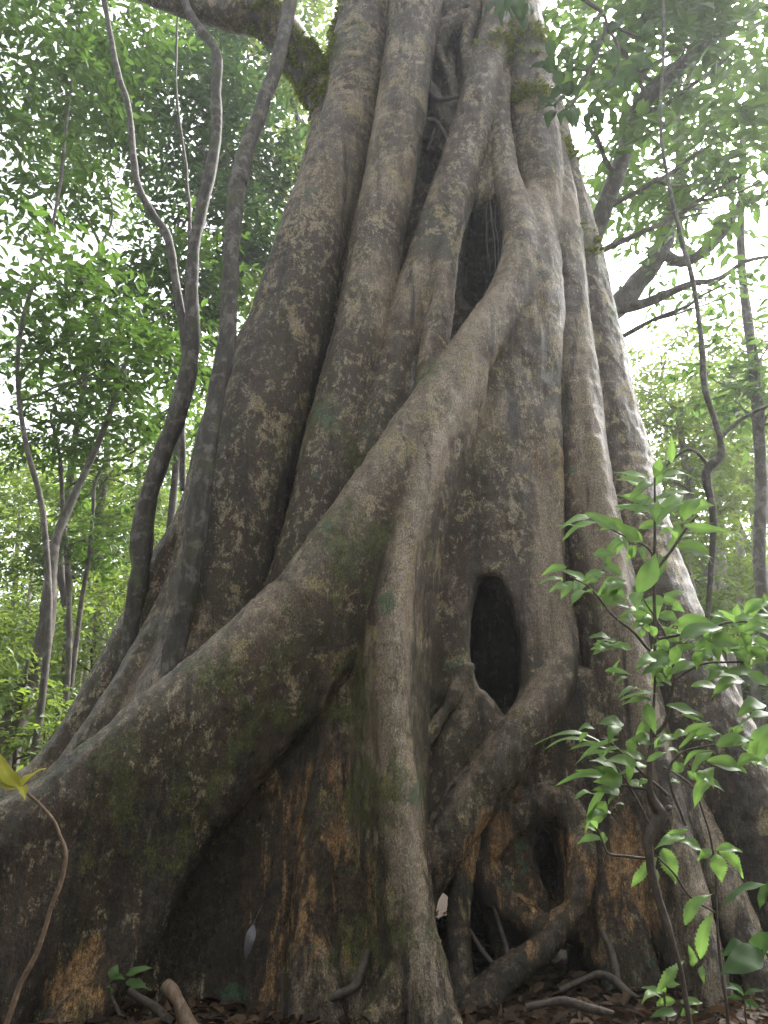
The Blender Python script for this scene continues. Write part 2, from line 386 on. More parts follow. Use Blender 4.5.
# recessed wall below the diagonal
part('trunk_wall', sh([(385, 600, 5.66, 22), (360, 650, 5.66, 22), (325, 700, 5.64, 22), (260, 770, 5.62, 22), (190, 850, 5.58, 22), (120, 940, 5.5, 24)],
                      [(385, 1025, 5.22, 24), (345, 1025, 5.25, 24), (310, 1022, 5.28, 24), (255, 1012, 5.52, 24), (190, 1012, 5.55, 24), (100, 1022, 5.3, 26)], bulge=-0.07),
     ch((350, 680, 5.56, 16), (332, 770, 5.50, 18), (316, 870, 5.36, 20), (312, 960, 5.22, 24), (318, 1030, 5.08, 30)),
     ch((296, 750, 5.6, 12), (276, 850, 5.56, 12), (264, 950, 5.5, 16), (268, 1020, 5.4, 22)), ch((170, 880, 5.5, 10), (150, 960, 5.42, 14), (140, 1020, 5.3, 18)), k=0.08)
# the front blade
fr = [(462, 385, 5.68, 12), (428, 465, 5.42, 14), (400, 555, 5.25, 15), (391, 640, 5.15, 17), (394, 740, 5.1, 18), (401, 840, 5.05, 20), (412, 930, 5.0, 22), (428, 1000, 4.94, 25), (442, 1060, 4.85, 28)]
fl = [(425, 480, 5.65, 14), (385, 570, 5.55, 16), (368, 655, 5.5, 16), (364, 760, 5.48, 16), (368, 860, 5.42, 16), (380, 950, 5.32, 18), (392, 1030, 5.2, 20)]
fb = [(470, 440, 6.0, 12), (440, 560, 5.95, 12), (425, 680, 5.95, 12), (418, 800, 5.9, 12), (415, 900, 5.8, 14), (425, 1010, 5.7, 16)]
part('buttress_root', ch(*fr), sh(fr[1:8], fl), sh(fr[1:8], fb), ch((415, 950, 5.0, 18), (395, 1000, 4.95, 18), (375, 1050, 4.85, 20)), k=0.06)
# east pillars
part('buttress_root', ch((513, -80, 7.0, 22), (518, 0, 6.9, 22), (526, 80, 6.8, 25), (534, 150, 6.7, 26), (538, 220, 6.58, 23), (541, 300, 6.42, 17), (541, 400, 6.25, 14), (541, 500, 6.1, 14), (546, 580, 6.02, 14), (560, 640, 5.98, 14)), k=0.025)
part('buttress_root', ch((534, 70, 7.0, 12), (549, 160, 6.85, 17), (561, 250, 6.65, 22), (572, 380, 6.42, 26), (582, 480, 6.28, 28), (598, 560, 6.18, 30), (616, 660, 6.08, 32), (638, 760, 5.98, 32), (660, 860, 5.85, 30), (688, 950, 5.7, 28), (710, 1040, 5.55, 26)),
     ch((556, 180, 6.66, 7), (570, 290, 6.42, 9), (584, 400, 6.22, 11), (599, 500, 6.06, 12), (614, 580, 5.96, 12), (640, 690, 5.82, 13), (664, 790, 5.72, 14), (690, 890, 5.57, 15), (712, 990, 5.42, 16), (722, 1060, 5.35, 17)), k=0.025)
part('buttress_root', ch((520, 0, 7.4, 16), (534, 70, 7.25, 18), (556, 170, 7.1, 22), (574, 260, 7.0, 28), (589, 350, 6.9, 32), (603, 430, 6.8, 38), (619, 510, 6.7, 42), (643, 600, 6.6, 48), (676, 690, 6.5, 52), (712, 770, 6.4, 55), (750, 850, 6.3, 55), (800, 940, 6.2, 60), (850, 1030, 6.1, 60)), k=0.025)
part('buttress_root', ch((650, 720, 6.25, 12), (690, 810, 6.0, 15), (720, 880, 5.82, 16), (745, 940, 5.67, 17), (770, 1000, 5.52, 18), (800, 1070, 5.4, 18)), k=0.07)
# crossing roots of the lattice
part('aerial_root', ch((500, -60, 6.75, 15), (498, 20, 6.65, 16), (482, 90, 6.5, 18), (460, 170, 6.4, 21), (438, 235, 6.3, 23), (415, 310, 6.25, 25), (398, 370, 6.2, 25), (382, 430, 6.1, 27), (372, 480, 6.1, 24), (375, 530, 6.05, 20)), k=0.02)
part('aerial_root', ch((457, 195, 6.2, 10), (447, 260, 6.1, 12), (440, 310, 6.0, 13), (430, 370, 5.9, 14), (425, 420, 5.85, 14)), k=0.03)
part('crossing_root', ch((566, 590, 6.02, 6), (565, 650, 5.92, 13), (546, 698, 5.8, 19), (510, 750, 5.7, 23), (470, 805, 5.65, 23), (440, 850, 5.6, 21), (418, 895, 5.6, 17)), k=0.05)
part('crossing_root', ch((486, 850, 5.92, 16), (506, 826, 5.9, 16), (535, 806, 5.88, 17), (560, 802, 5.84, 16), (574, 822, 5.78, 14), (581, 858, 5.72, 13), (575, 896, 5.67, 13), (556, 930, 5.62, 14), (533, 953, 5.58, 14), (510, 971, 5.55, 14), (486, 998, 5.48, 15), (470, 1020, 5.4, 15)),
     ch((484, 862, 5.92, 15), (500, 893, 5.86, 15), (528, 917, 5.74, 13), (552, 930, 5.64, 12)),
     sh([(500, 842, 6.02, 22), (512, 880, 6.0, 22), (540, 915, 5.9, 20)], [(590, 780, 6.02, 22), (596, 850, 5.98, 22), (596, 925, 5.92, 20)]),
     sh([(520, 820, 6.35, 44), (545, 900, 6.3, 40)], [(600, 780, 6.35, 44), (605, 900, 6.3, 40)]), k=0.045)
part('aerial_root', ch((470, 838, 5.78, 9), (463, 870, 5.72, 10), (459, 930, 5.66, 10), (460, 1015, 5.52, 12)), k=0.02)
part('aerial_root', ch((476, 865, 6.1, 5), (495, 925, 6.02, 6), (509, 985, 5.85, 7)), k=0.02)
part('crossing_root', ch((480, 548, 5.98, 12), (462, 600, 5.92, 11), (455, 660, 5.88, 12), (468, 706, 5.84, 14), (460, 738, 5.84, 20), (444, 785, 5.86, 22), (432, 830, 5.88, 22)), ch((476, 704, 5.86, 14), (496, 738, 5.82, 16), (510, 752, 5.76, 14)), k=0.06)
part('aerial_root', ch((470, 668, 5.78, 4), (448, 706, 5.74, 5), (420, 750, 5.68, 6)), k=0.02)
# fluted foot on the east of the ring
part('buttress_root', ch((580, 690, 6.06, 22), (598, 780, 6.0, 24), (608, 860, 5.94, 24), (612, 940, 5.84, 26), (610, 1010, 5.72, 28)), ch((600, 740, 5.98, 12), (622, 850, 5.84, 14), (632, 930, 5.74, 16), (645, 1010, 5.6, 20)),
     ch((596, 830, 5.86, 9), (604, 900, 5.8, 12), (612, 955, 5.7, 15), (600, 1000, 5.62, 16)), k=0.05)
# web of bark bridging the two upper windows
part('crossing_root', sh([(490, 105, 6.52, 7), (482, 150, 6.48, 8), (472, 200, 6.42, 10)], [(494, 105, 6.5, 6), (491, 150, 6.46, 7), (490, 196, 6.42, 9)]), k=0.03)
# fine lattice in the upper windows
for pts in [((412, 85, 6.8, 5), (438, 105, 6.75, 7), (462, 108, 6.7, 5)), ((414, 60, 6.8, 6), (430, 90, 6.72, 7), (450, 125, 6.66, 7), (462, 150, 6.6, 5)),
            ((455, 10, 6.75, 6), (440, 50, 6.8, 5), (452, 80, 6.75, 4.5), (456, 120, 6.7, 4)), ((408, 130, 6.8, 4), (430, 140, 6.8, 4), (452, 152, 6.7, 4)),
            ((450, 60, 7.0, 5), (446, 110, 6.95, 5), (430, 160, 6.85, 4)), ((478, 0, 6.8, 6), (467, 40, 6.75, 6), (471, 80, 6.7, 5)),
            ((412, 25, 6.8, 9), (440, 30, 6.8, 9), (465, 20, 6.8, 9))]:
    part('aerial_root', ch(*pts), k=0.02)
# limb leaving to the upper left
part('limb', ch((350, 180, 7.1, 10), (338, 140, 7.1, 16), (325, 100, 7.1, 18), (306, 68, 7.08, 18), (284, 34, 7.05, 20), (262, 16, 7.0, 20), (228, 14, 6.98, 15), (184, 3, 6.95, 13), (130, -18, 6.9, 12), (80, -45, 6.8, 11)), ch((330, 70, 7.1, 8), (338, 40, 7.0, 6), (346, 12, 6.95, 6), (352, -30, 6.9, 6)), k=0.05)

print('field...', DIM)
total = np.full(DIM, BIG, np.float32); lab = np.zeros(DIM, np.int8); best = np.full(DIM, BIG, np.float32)
for pi, (name, C, s, T, k) in enumerate(PARTS):
    mg = 0.30
    a = np.maximum(np.floor(((C[:, :3] - C[:, 3:]).min(0) - mg - LO) / VOX).astype(int), 0)
    b = np.minimum(np.ceil(((C[:, :3] + C[:, 3:]).max(0) + mg - LO) / VOX).astype(int) + 1, DIM)
    f = np.full(b - a, BIG, np.float32)
    for c in C: stamp(f, c[:3], c[3], a, b - a)
    sl = tuple(slice(a[i], b[i]) for i in range(3))
    t = total[sl]
    if pi == 0:
        t[...] = f
        cf = np.full(DIM, BIG, np.float32)
        z0 = np.zeros(3, int)
        for c in CARVE: stamp(cf, np.array(c[:3]), c[3], z0, DIM)
        kk = 0.06; d = -cf; h = np.clip(kk - np.abs(d - total), 0, None) / kk
        total = np.maximum(d, total) + h * h * kk * 0.25
        best = total.copy(); continue
    h = np.clip(k - np.abs(t - f), 0, None) / k
    t[...] = np.minimum(t, f) - h * h * (k * 0.25)
    bb = best[sl]; m = f < bb
    lab[sl][m] = pi; bb[m] = f[m]
cf = np.full(DIM, BIG, np.float32); z0 = np.zeros(3, int)
for c in CARVE_LATE: stamp(cf, np.array(c[:3]), c[3], z0, DIM)
kk = 0.05; d = -cf; h = np.clip(kk - np.abs(d - total), 0, None) / kk
total = np.maximum(d, total) + h * h * kk * 0.25
del cf, d, h, best
total[:, :, -1] = BIG; total[:, -1] = BIG; total[:, 0] = BIG; total[0] = BIG; total[-1] = BIG; total[:, :, 0] = BIG

def surface_nets(f):
    ins = f < 0
    cnt = np.zeros(np.array(f.shape) - 1, np.int8)
    for dx in (0, 1):
        for dy in (0, 1):
            for dz in (0, 1):
                cnt += ins[dx:f.shape[0] - 1 + dx, dy:f.shape[1] - 1 + dy, dz:f.shape[2] - 1 + dz]
    act = (cnt > 0) & (cnt < 8)
    I = np.argwhere(act); K = len(I)
    idx = np.full(act.shape, -1, np.int32); idx[act] = np.arange(K)
    cs = [(x, y, z) for x in (0, 1) for y in (0, 1) for z in (0, 1)]
    val = np.stack([f[I[:, 0] + c[0], I[:, 1] + c[1], I[:, 2] + c[2]] for c in cs], 1)
    acc = np.zeros((K, 3)); num = np.zeros(K)
    for i, ci in enumerate(cs):
        for j, cj in enumerate(cs):
            if j <= i or sum(abs(p - q) for p, q in zip(ci, cj)) != 1: continue
            va, vb = val[:, i], val[:, j]; m = (va < 0) != (vb < 0)
            t = np.where(m, va / np.where(m, va - vb, 1), 0)
            p = np.array(ci)[None] + t[:, None] * (np.array(cj) - np.array(ci))[None]
            acc[m] += p[m]; num[m] += 1
    V = LO + VOX * (I + acc / num[:, None])
    Q = []
    for ax in range(3):
        o = [i for i in range(3) if i != ax]
        sl0 = [slice(1, -1)] * 3; sl1 = [slice(1, -1)] * 3
        sl0[ax] = slice(0, -1); sl1[ax] = slice(1, None)
        A, B = ins[tuple(sl0)], ins[tuple(sl1)]
        E = np.argwhere(A != B)
        flip = A[E[:, 0], E[:, 1], E[:, 2]]
        E = E.copy()
        for q in o: E[:, q] += 1
        u, v = o
        def cell(du, dv):
            c = E.copy(); c[:, u] -= du; c[:, v] -= dv
            return idx[c[:, 0], c[:, 1], c[:, 2]]
        q = np.stack([cell(1, 1), cell(0, 1), cell(0, 0), cell(1, 0)], 1)
        if ax == 1: flip = ~flip
        q[~flip] = q[~flip][:, ::-1]
        Q.append(q)
    Q = np.vstack(Q); Q = Q[(Q >= 0).all(1)]
    return V, Q, I

def vnormals(V, Q):
    fn = np.cross(V[Q[:, 2]] - V[Q[:, 0]], V[Q[:, 3]] - V[Q[:, 1]])
    n = np.zeros_like(V)
    for c in range(4):
        for ax in range(3): n[:, ax] += np.bincount(Q[:, c], fn[:, ax], len(V))
    return n / (np.linalg.norm(n, axis=1)[:, None] + 1e-12)

V, Q, I = surface_nets(total)
print('fig mesh', len(V), len(Q))
VL = lab[I[:, 0], I[:, 1], I[:, 2]]
del total, lab
# flow coordinate along each root
S = np.zeros(len(V)); 
for pi, (name, C, s, T, k) in enumerate(PARTS):
    ids = np.nonzero(VL == pi)[0]
    if not len(ids): continue
    kd = kdtree.KDTree(len(C))
    for i, c in enumerate(C): kd.insert(c[:3], i)
    kd.balance()
    nn = np.array([kd.find(V[i])[1] for i in ids])
    S[ids] = s[nn] + ((V[ids] - C[nn, :3]) * T[nn]).sum(1) + pi * 7.31
# light smoothing, then real relief: lumps, flutes, wrinkles
nrm = vnormals(V, Q)
flut = fbm(np.c_[V[:, 0] * 5.5, V[:, 1] * 5.5, V[:, 2] * 0.55], 3, 5)
lump = fbm(V * np.array([2.0, 2.0, 1.3]), 3, 9)
fine = fbm(V * np.array([16, 16, 7]), 2, 21)
ring = vnoise(np.c_[S * 14 + 0.8 * lump, lump * 2, V[:, 0] * 1.2], 33)
rid = 1 - 2 * np.abs(fbm(np.c_[V[:, 0] * 7 + .6 * lump, V[:, 1] * 7, V[:, 2] * 2.2 + .8 * lump], 3, 51))
rid2 = 1 - 2 * np.abs(fbm(V * np.array([13, 13, 8]) + lump[:, None], 2, 61))
low = np.clip((2.6 - V[:, 2]) / 1.6, 0, 1) * np.clip((V[:, 0] + 1.6) / .8, 0, 1)
V = V + nrm * ((.009 + .010 * low) * rid + (.004 + .008 * low) * rid2)[:, None]
V = V + nrm * (0.016 * flut + 0.026 * lump + 0.006 * fine + 0.005 * ring)[:, None]
nrm = vnormals(V, Q)

def blob(P, c, r):
    return np.clip(1.25 - np.linalg.norm((P - c) / r, axis=1), 0, 1)
def blobs(P, L):
    o = np.zeros(len(P))
    for px, py, Y, rr in L: o = np.maximum(o, blob(P, at(px, py, Y), rr))
    return o
tan = blobs(V, [(320, 900, 5.5, .5), (320, 800, 5.6, .35), (345, 720, 5.7, .3), (300, 980, 5.5, .35), (285, 840, 5.75, .3), (560, 880, 5.75, .30), (480, 840, 5.7, .28), (590, 900, 5.8, .35), (530, 930, 5.75, .3), (500, 770, 5.8, .22),
                (90, 980, 5.1, .25), (470, 430, 5.95, .35), (620, 870, 5.9, .4), (540, 480, 6.1, .35), (380, 900, 5.3, .3), (240, 720, 5.4, .25)])
tan = tan * np.where(V[:, 2] > 3.4, .35, 1.0)
damp_shade = np.clip(1.0 - V[:, 2] / 3.2, 0, 1) * 0.7 + blobs(V, [(500, 935, 5.9, .35), (200, 900, 5.7, .7), (330, 360, 6.5, .3), (280, 500, 6.3, .5), (500, 620, 6, .4), (150, 820, 5.3, .4), (210, 900, 5.8, .6), (300, 60, 7, .5), (270, 20, 7, .5), (480, 250, 6.6, .5), (440, 110, 6.8, .5), (345, 880, 5.5, .3), (260, 830, 5.8, .4)]) * 0.75  # damp bark, with shade of foot and hollows and the limb's silhouette painted in
moss = np.clip(nrm[:, 2], 0, 1) * 0.25 + blobs(V, [(385, 800, 5.3, .45), (375, 700, 5.4, .4), (385, 930, 5.2, .4), (140, 800, 5.2, .5), (250, 700, 5.3, .5), (430, 380, 5.7, .3), (395, 100, 6.7, .4), (355, 560, 5.4, .5), (520, 60, 6.7, .5), (345, 60, 6.8, .6), (590, 250, 6.8, .3), (335, 440, 6.2, .5), (315, 80, 7.4, .5), (420, 620, 5.9, .2)])
high = np.clip((V[:, 2] - 1.2) / 3.0, 0, 1)
def along(P, pts, rr):
    Wc = catmull(px_chain([(a, b, c, 1) for a, b, c in pts]), 40)[:, :3]
    o = np.full(len(P), 9.0)
    box = ((P > Wc.min(0) - rr) & (P < Wc.max(0) + rr)).all(1); Q_ = P[box]
    d = np.full(len(Q_), 9.0)
    for w_ in Wc: d = np.minimum(d, np.linalg.norm(Q_ - w_, axis=1))
    o[box] = d
    return np.clip(1.3 - o / rr, 0, 1)
pale = np.maximum.reduce([along(V, [(472, 375, 5.6), (438, 450, 5.35), (412, 545, 5.15), (402, 640, 5.02), (406, 740, 4.98), (414, 840, 4.92), (424, 930, 4.88), (440, 1010, 4.8)], .17),
     along(V, [(570, 330, 6.3), (586, 430, 6.1), (602, 520, 5.95), (620, 610, 5.85), (645, 710, 5.7), (668, 800, 5.6), (692, 890, 5.48), (715, 1000, 5.3)], .18),
     along(V, [(690, 800, 5.9), (722, 880, 5.72), (748, 940, 5.57), (770, 1000, 5.42)], .16), along(V, [(541, 330, 6.25), (541, 450, 6.05), (545, 570, 5.9), (560, 640, 5.85)], .14),
     along(V, [(180, 690, 5.05), (300, 590, 5.15), (380, 470, 5.3), (460, 350, 5.55), (515, 260, 5.9)], .2) * .5,
     blobs(V, [(470, 420, 5.95, .5), (540, 200, 6.5, .8), (340, 200, 6.6, .8), (390, 300, 6.3, .6), (330, 450, 6.2, .4)]) * .55])

film = np.clip(0.48 + 0.5 * blobs(V, [(280, 300, 6.4, .9), (250, 450, 6.3, .8), (150, 800, 5.2, .8), (250, 740, 5.3, .6), (330, 600, 5.4, .5), (60, 880, 5.1, .7), (300, 420, 6.3, .7), (420, 250, 6.3, .5), (590, 300, 6.6, .8), (660, 640, 6.3, .7), (720, 800, 6.1, .7), (560, 430, 6.2, .5), (210, 900, 5.5, .6)]) - 0.75 * pale - 1.3 * np.clip(nrm[:, 2] - .18, 0, 1) - .15 * blobs(V, [(360, 330, 6.3, .6), (480, 420, 6, .6)]), 0, 1)  # film removed where faces point up, painting in the ridge-top highlights
FIG = empty('strangler_fig', (0.35, 7.0, 0.0), 'huge grey-barked strangler fig with tall buttress roots and a dark hollow', 'tree')
FL = VL[Q]; face_lab = np.where(FL[:, 0] == FL[:, 1], FL[:, 0], FL[:, 2])
fig_parts = []
for pi, P_ in enumerate(PARTS):
    q = Q[face_lab == pi]
    if len(q) < 20: continue
    ids, inv = np.unique(q, return_inverse=True); inv = inv.reshape(q.shape)
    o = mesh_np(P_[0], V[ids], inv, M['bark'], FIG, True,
                {'s': S[ids], 'tan': tan[ids], 'damp_shade': damp_shade[ids], 'moss': moss[ids], 'high': high[ids], 'pale': pale[ids], 'film': film[ids]}, nrm[ids])
    fig_parts.append(o)
FIGV, FIGN, FIGMOSS = V, nrm, moss

# ------------------------------------------------------------------ leaves
def norm(a): return a / (np.linalg.norm(a, axis=-1, keepdims=True) + 1e-9)
def leaf_cards(P, D, Nn, L, W, tone):
    """folded diamond leaves: P base, D axis, Nn up side, sizes; returns V, tris, tone per vertex"""
    D = norm(D); X = norm(np.cross(D, Nn)); Nn = np.cross(X, D)
    L = L[:, None]; W = W[:, None]
    def o(u, w, h): return P + D * L * u + X * W * w + Nn * (W * h - L * .16 * u * u)
    V = np.stack([o(0, 0, 0), o(.22, -.40, .12), o(.58, -.44, .13), o(1, 0, 0), o(.58, .44, .13), o(.22, .40, .12), o(.42, 0, 0)], 1).reshape(-1, 3)
    b = np.arange(len(P))[:, None, None] * 7
    T = (b + np.array([[6, 1, 0], [6, 2, 1], [6, 3, 2], [6, 4, 3], [6, 5, 4], [6, 0, 5]])[None]).reshape(-1, 3)
    return V, T, np.repeat(tone, 7)

def spray_cloud(rg, centers, radii, per, leaf, flat=0.55, gap=0.0, nl=9, droop=0.25):
    """twig sprays filling ellipsoid pads: returns arrays for leaf_cards"""
    PP, DD, NN, LL, TT = [], [], [], [], []
    for c, r, n in zip(centers, radii, per):
        n = int(n)
        u = norm(rg.normal(size=(n, 3))); rad = rg.random(n) ** (1 / 2.2)
        q = c + u * rad[:, None] * np.array(r)
        if gap > 0:
            q = q[fbm(q * (1.5 / max(r)) + c, 2, 4) > -0.75 + gap]
        n = len(q)
        if n == 0: continue
        out = norm(q - c + 1e-3); az = np.arctan2(out[:, 1], out[:, 0]) + rg.normal(0, 0.9, n)
        d = np.stack([np.cos(az), np.sin(az), rg.normal(-0.05, 0.28, n)], 1); d = norm(d)
        up = norm(np.array([0, 0, 1.0]) + rg.normal(0, 0.30, (n, 3))); side = norm(np.cross(d, up)); up = np.cross(side, d)
        tone_s = rg.random(n)
        sl = leaf * nl * 0.36
        for k in range(nl):
            t = (k + 0.5) / nl; sg = 1 if k % 2 else -1
            if k == nl - 1: sg = 0
            p = q + d * (t * sl) - np.array([0, 0, 1]) * (droop * sl * t * t)[..., None] if False else q + d * (t * sl) - np.array([0, 0, 1.0]) * (droop * sl * t * t)
            ax = d * (0.65 + rg.normal(0, .15, (n, 1))) + side * sg * 0.9 + up * rg.normal(-0.12, 0.25, (n, 1))
            PP.append(p + rg.normal(0, leaf * .15, (n, 3))); DD.append(ax); NN.append(norm(up + rg.normal(0, 0.28, (n, 3))))
            LL.append(leaf * rg.uniform(0.6, 1.2, n)); TT.append(np.clip(tone_s * .6 + rg.random(n) * .5 - .05, 0, 1))
    P = np.vstack(PP); L = np.concatenate(LL)
    return leaf_cards(P, np.vstack(DD), np.vstack(NN), L, L * rg.uniform(0.36, 0.5, len(L)), np.concatenate(TT))

def wiggle(P, amp, rg, n=24):
    P = catmull(P, n); L = np.linalg.norm(P[-1, :3] - P[0, :3])
    o = rg.uniform(-50, 50, 3)
    t = np.linspace(0, 1, n)
    w = np.stack([vnoise(np.c_[t * 5 + o[0], t * 0 + i * 7.7, t * 0 + o[1]], 2) for i in range(3)], 1)
    P[:, :3] += w * amp * L * (np.minimum(t, 1) * (t < 2))[:, None] * np.array([1, 1, .3])
    return P

def tree(name, label, trunk, blobs, leaf, mat, bark, group=None, seed=0, dens=1.6, gap=0.3, limbs=True, cat='tree', root_at=None, droop=.25, extra=(), wob=0.02):
    """trunk: world points (x,y,z,r); blobs: (px,py,Y,r_px[,squash])"""
    rg = np.random.default_rng(seed)
    T = wiggle(np.array(trunk, float), wob, rg, 28)
    root = empty(name, T[0, :3] if root_at is None else root_at, label, cat, group)
    A = Acc(); A.tube(T[:, :3], np.maximum(T[:, 3], .006), 9, 0.25)
    C, RR, NP = [], [], []
    for b in blobs:
        c = at(*b[:3]); r = b[3] * mpp(*b[:3]); sq = b[4] if len(b) > 4 else 0.7
        C.append(c); RR.append((r, r * 1.0, r * sq)); NP.append(dens * (r / leaf) ** 2 * 2.3)
        if limbs:
            dz = T[:, 2] - (c[2] - 0.6 * np.hypot(T[:, 0] - c[0], T[:, 1] - c[1]))
            i = int(np.argmin(np.abs(dz) + 0.3 * np.linalg.norm(T[:, :3] - c, axis=1)))
            s = T[i, :3]; r0 = max(min(T[i, 3] * .55, .05), .012)
            mid = (s + c) / 2 + rg.normal(0, .12, 3) * r + np.array([0, 0, -.1 * r])
            B = wiggle(np.array([[*s, r0], [*mid, r0 * .7], [*c, r0 * .35]]), .06, rg, 14)
            A.tube(B[:, :3], B[:, 3], 6, .2)
            for q in range(5):
                e = c + norm(rg.normal(size=3)) * np.array([r, r, r * sq]) * .85
                j = rg.integers(6, 14); D = wiggle(np.array([[*B[j, :3], B[j, 3] * .7], [*((B[j, :3] + e) / 2 + rg.normal(0, .08, 3) * r), B[j, 3] * .45], [*e, .004]]), .07, rg, 10)
                A.tube(D[:, :3], np.maximum(D[:, 3], .004), 5)
    for e in extra:
        E = wiggle(np.array(e, float), .02, rg, 20); A.tube(E[:, :3], np.maximum(E[:, 3], .004), 7, .2)
    A.build('trunk', bark, root)
    if blobs:
        V, Tr, tone = spray_cloud(rg, C, RR, NP, leaf, gap=gap, droop=droop)
        mesh_np('crown', V, Tr, mat, root, False, {'tone': tone})
    return root

def W(px, py, Y, rpx): return (*at(px, py, Y), rpx * mpp(px, py, Y))
def ground_at(px, Y, r): p = at(px, 700, Y); return (p[0], Y, -0.1, r)

# ------------------------------------------------------------------ trees of the forest
def t_px(pts, base_r=None):
    """trunk through given picture points, carried straight down into the ground"""
    w_ = [W(*p) for p in pts]
    f = w_[0]
    if f[2] > 0.05: w_ = [(f[0] + .02 * f[2], f[1], -0.1, (base_r or f[3] * 1.15))] + w_
    return w_

# west side
tree('forest_tree', 'thin crooked tree at the left picture edge with a broad hanging crown', t_px([(46, 650, 9, 3.5), (40, 520, 9, 3), (22, 440, 9, 2.6), (30, 330, 9, 2.2), (60, 200, 9, 1.7), (70, 60, 9, 1.3), (74, -80, 9, 1)]),
     [(30, 60, 9, 95), (95, 40, 9.6, 70), (10, 280, 8.5, 75), (80, 330, 9, 70), (40, 180, 9.5, 60), (140, 360, 9.5, 55)], .20, M['leaf'], M['far_bark'], seed=1, gap=.42)
tree('forest_tree', 'dense dark-leaved tree rising behind the two slender grey stems', t_px([(175, 470, 12, 4), (188, 380, 12, 3.5), (186, 300, 12, 3), (200, 150, 12, 3), (215, 60, 12, 2)]),
     [(190, 120, 12, 80), (245, 150, 12, 70), (150, 70, 12.5, 60), (215, 230, 12, 60), (265, 250, 12, 50), (175, 300, 12, 55), (250, 60, 12.5, 60)], .20, M['leaf_dark'], M['far_bark'], seed=2, gap=.42, dens=1.9)
tree('forest_tree', 'airy tree with light green sprays between the left edge and the slender stems', t_px([(68, 650, 13, 5), (65, 560, 13, 4), (75, 430, 13, 3.5), (100, 250, 13, 3)]),
     [(110, 310, 13, 70), (60, 400, 13, 60), (170, 400, 13, 60), (30, 350, 13.5, 60), (115, 470, 13, 60), (110, 170, 13, 60), (60, 110, 14, 55)], .20, M['leaf'], M['far_bark'], seed=3, gap=.55, dens=1.3)
tree('forest_tree', 'leaning brown trunk standing in the undergrowth at the far left', t_px([(8, 740, 10, 13), (28, 690, 10, 12), (46, 640, 10, 9), (58, 580, 10, 6), (75, 500, 10.2, 4), (120, 360, 10.5, 2.5)], .22),
     [(150, 330, 10.5, 50), (110, 420, 10.5, 45), (200, 270, 11, 55)], .20, M['leaf'], M['far_bark'], seed=4, gap=.4)
tree('forest_tree', 'bright tree with yellow-green leaves beside the mossy limb of the fig', t_px([(280, 420, 13, 4), (285, 330, 13, 3.5), (290, 200, 13, 3), (285, 80, 13, 2)]),
     [(285, 190, 13, 60), (300, 110, 13, 50), (260, 320, 13, 60), (225, 380, 13, 50), (285, 260, 13, 45), (310, 30, 14, 60), (210, 20, 14, 60)], .21, M['leaf_lime'], M['far_bark'], seed=5, gap=.35)
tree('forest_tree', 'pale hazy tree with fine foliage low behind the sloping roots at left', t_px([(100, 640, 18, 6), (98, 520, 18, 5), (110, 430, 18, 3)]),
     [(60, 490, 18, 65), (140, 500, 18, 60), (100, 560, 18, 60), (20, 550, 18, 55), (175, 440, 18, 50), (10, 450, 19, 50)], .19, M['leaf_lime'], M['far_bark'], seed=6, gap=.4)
tree('forest_tree', 'twin thin dark stems in the undergrowth left of the roots', t_px([(66, 700, 11, 3.2), (68, 600, 11, 3), (62, 500, 11, 2.2), (50, 420, 11, 1.6)]),
     [(50, 430, 11, 45), (95, 540, 11, 40)], .14, M['leaf'], M['far_bark'], seed=7, gap=.45, extra=[[W(70, 690, 11.1, 3), W(88, 560, 11.2, 2.2), W(100, 470, 11.4, 1.5)]])
# understorey, west
tree('shrub', 'light green bush at the foot of the leaning brown trunk', t_px([(20, 720, 9.5, 2), (25, 660, 9.5, 1.5)]),
     [(15, 700, 9.5, 40), (45, 730, 9.2, 35), (-20, 660, 9.5, 45)], .12, M['leaf_lime'], M['twig'], seed=8, gap=.3, cat='shrub')
tree('shrub', 'low hazy bush behind the outermost sloping root', t_px([(90, 690, 13, 2), (95, 640, 13, 1.5)]),
     [(95, 640, 13, 50), (60, 690, 13, 45), (130, 590, 14, 45), (30, 620, 14, 45), (10, 745, 12, 40)], .14, M['leaf_lime'], M['twig'], seed=9, gap=.35, cat='shrub')
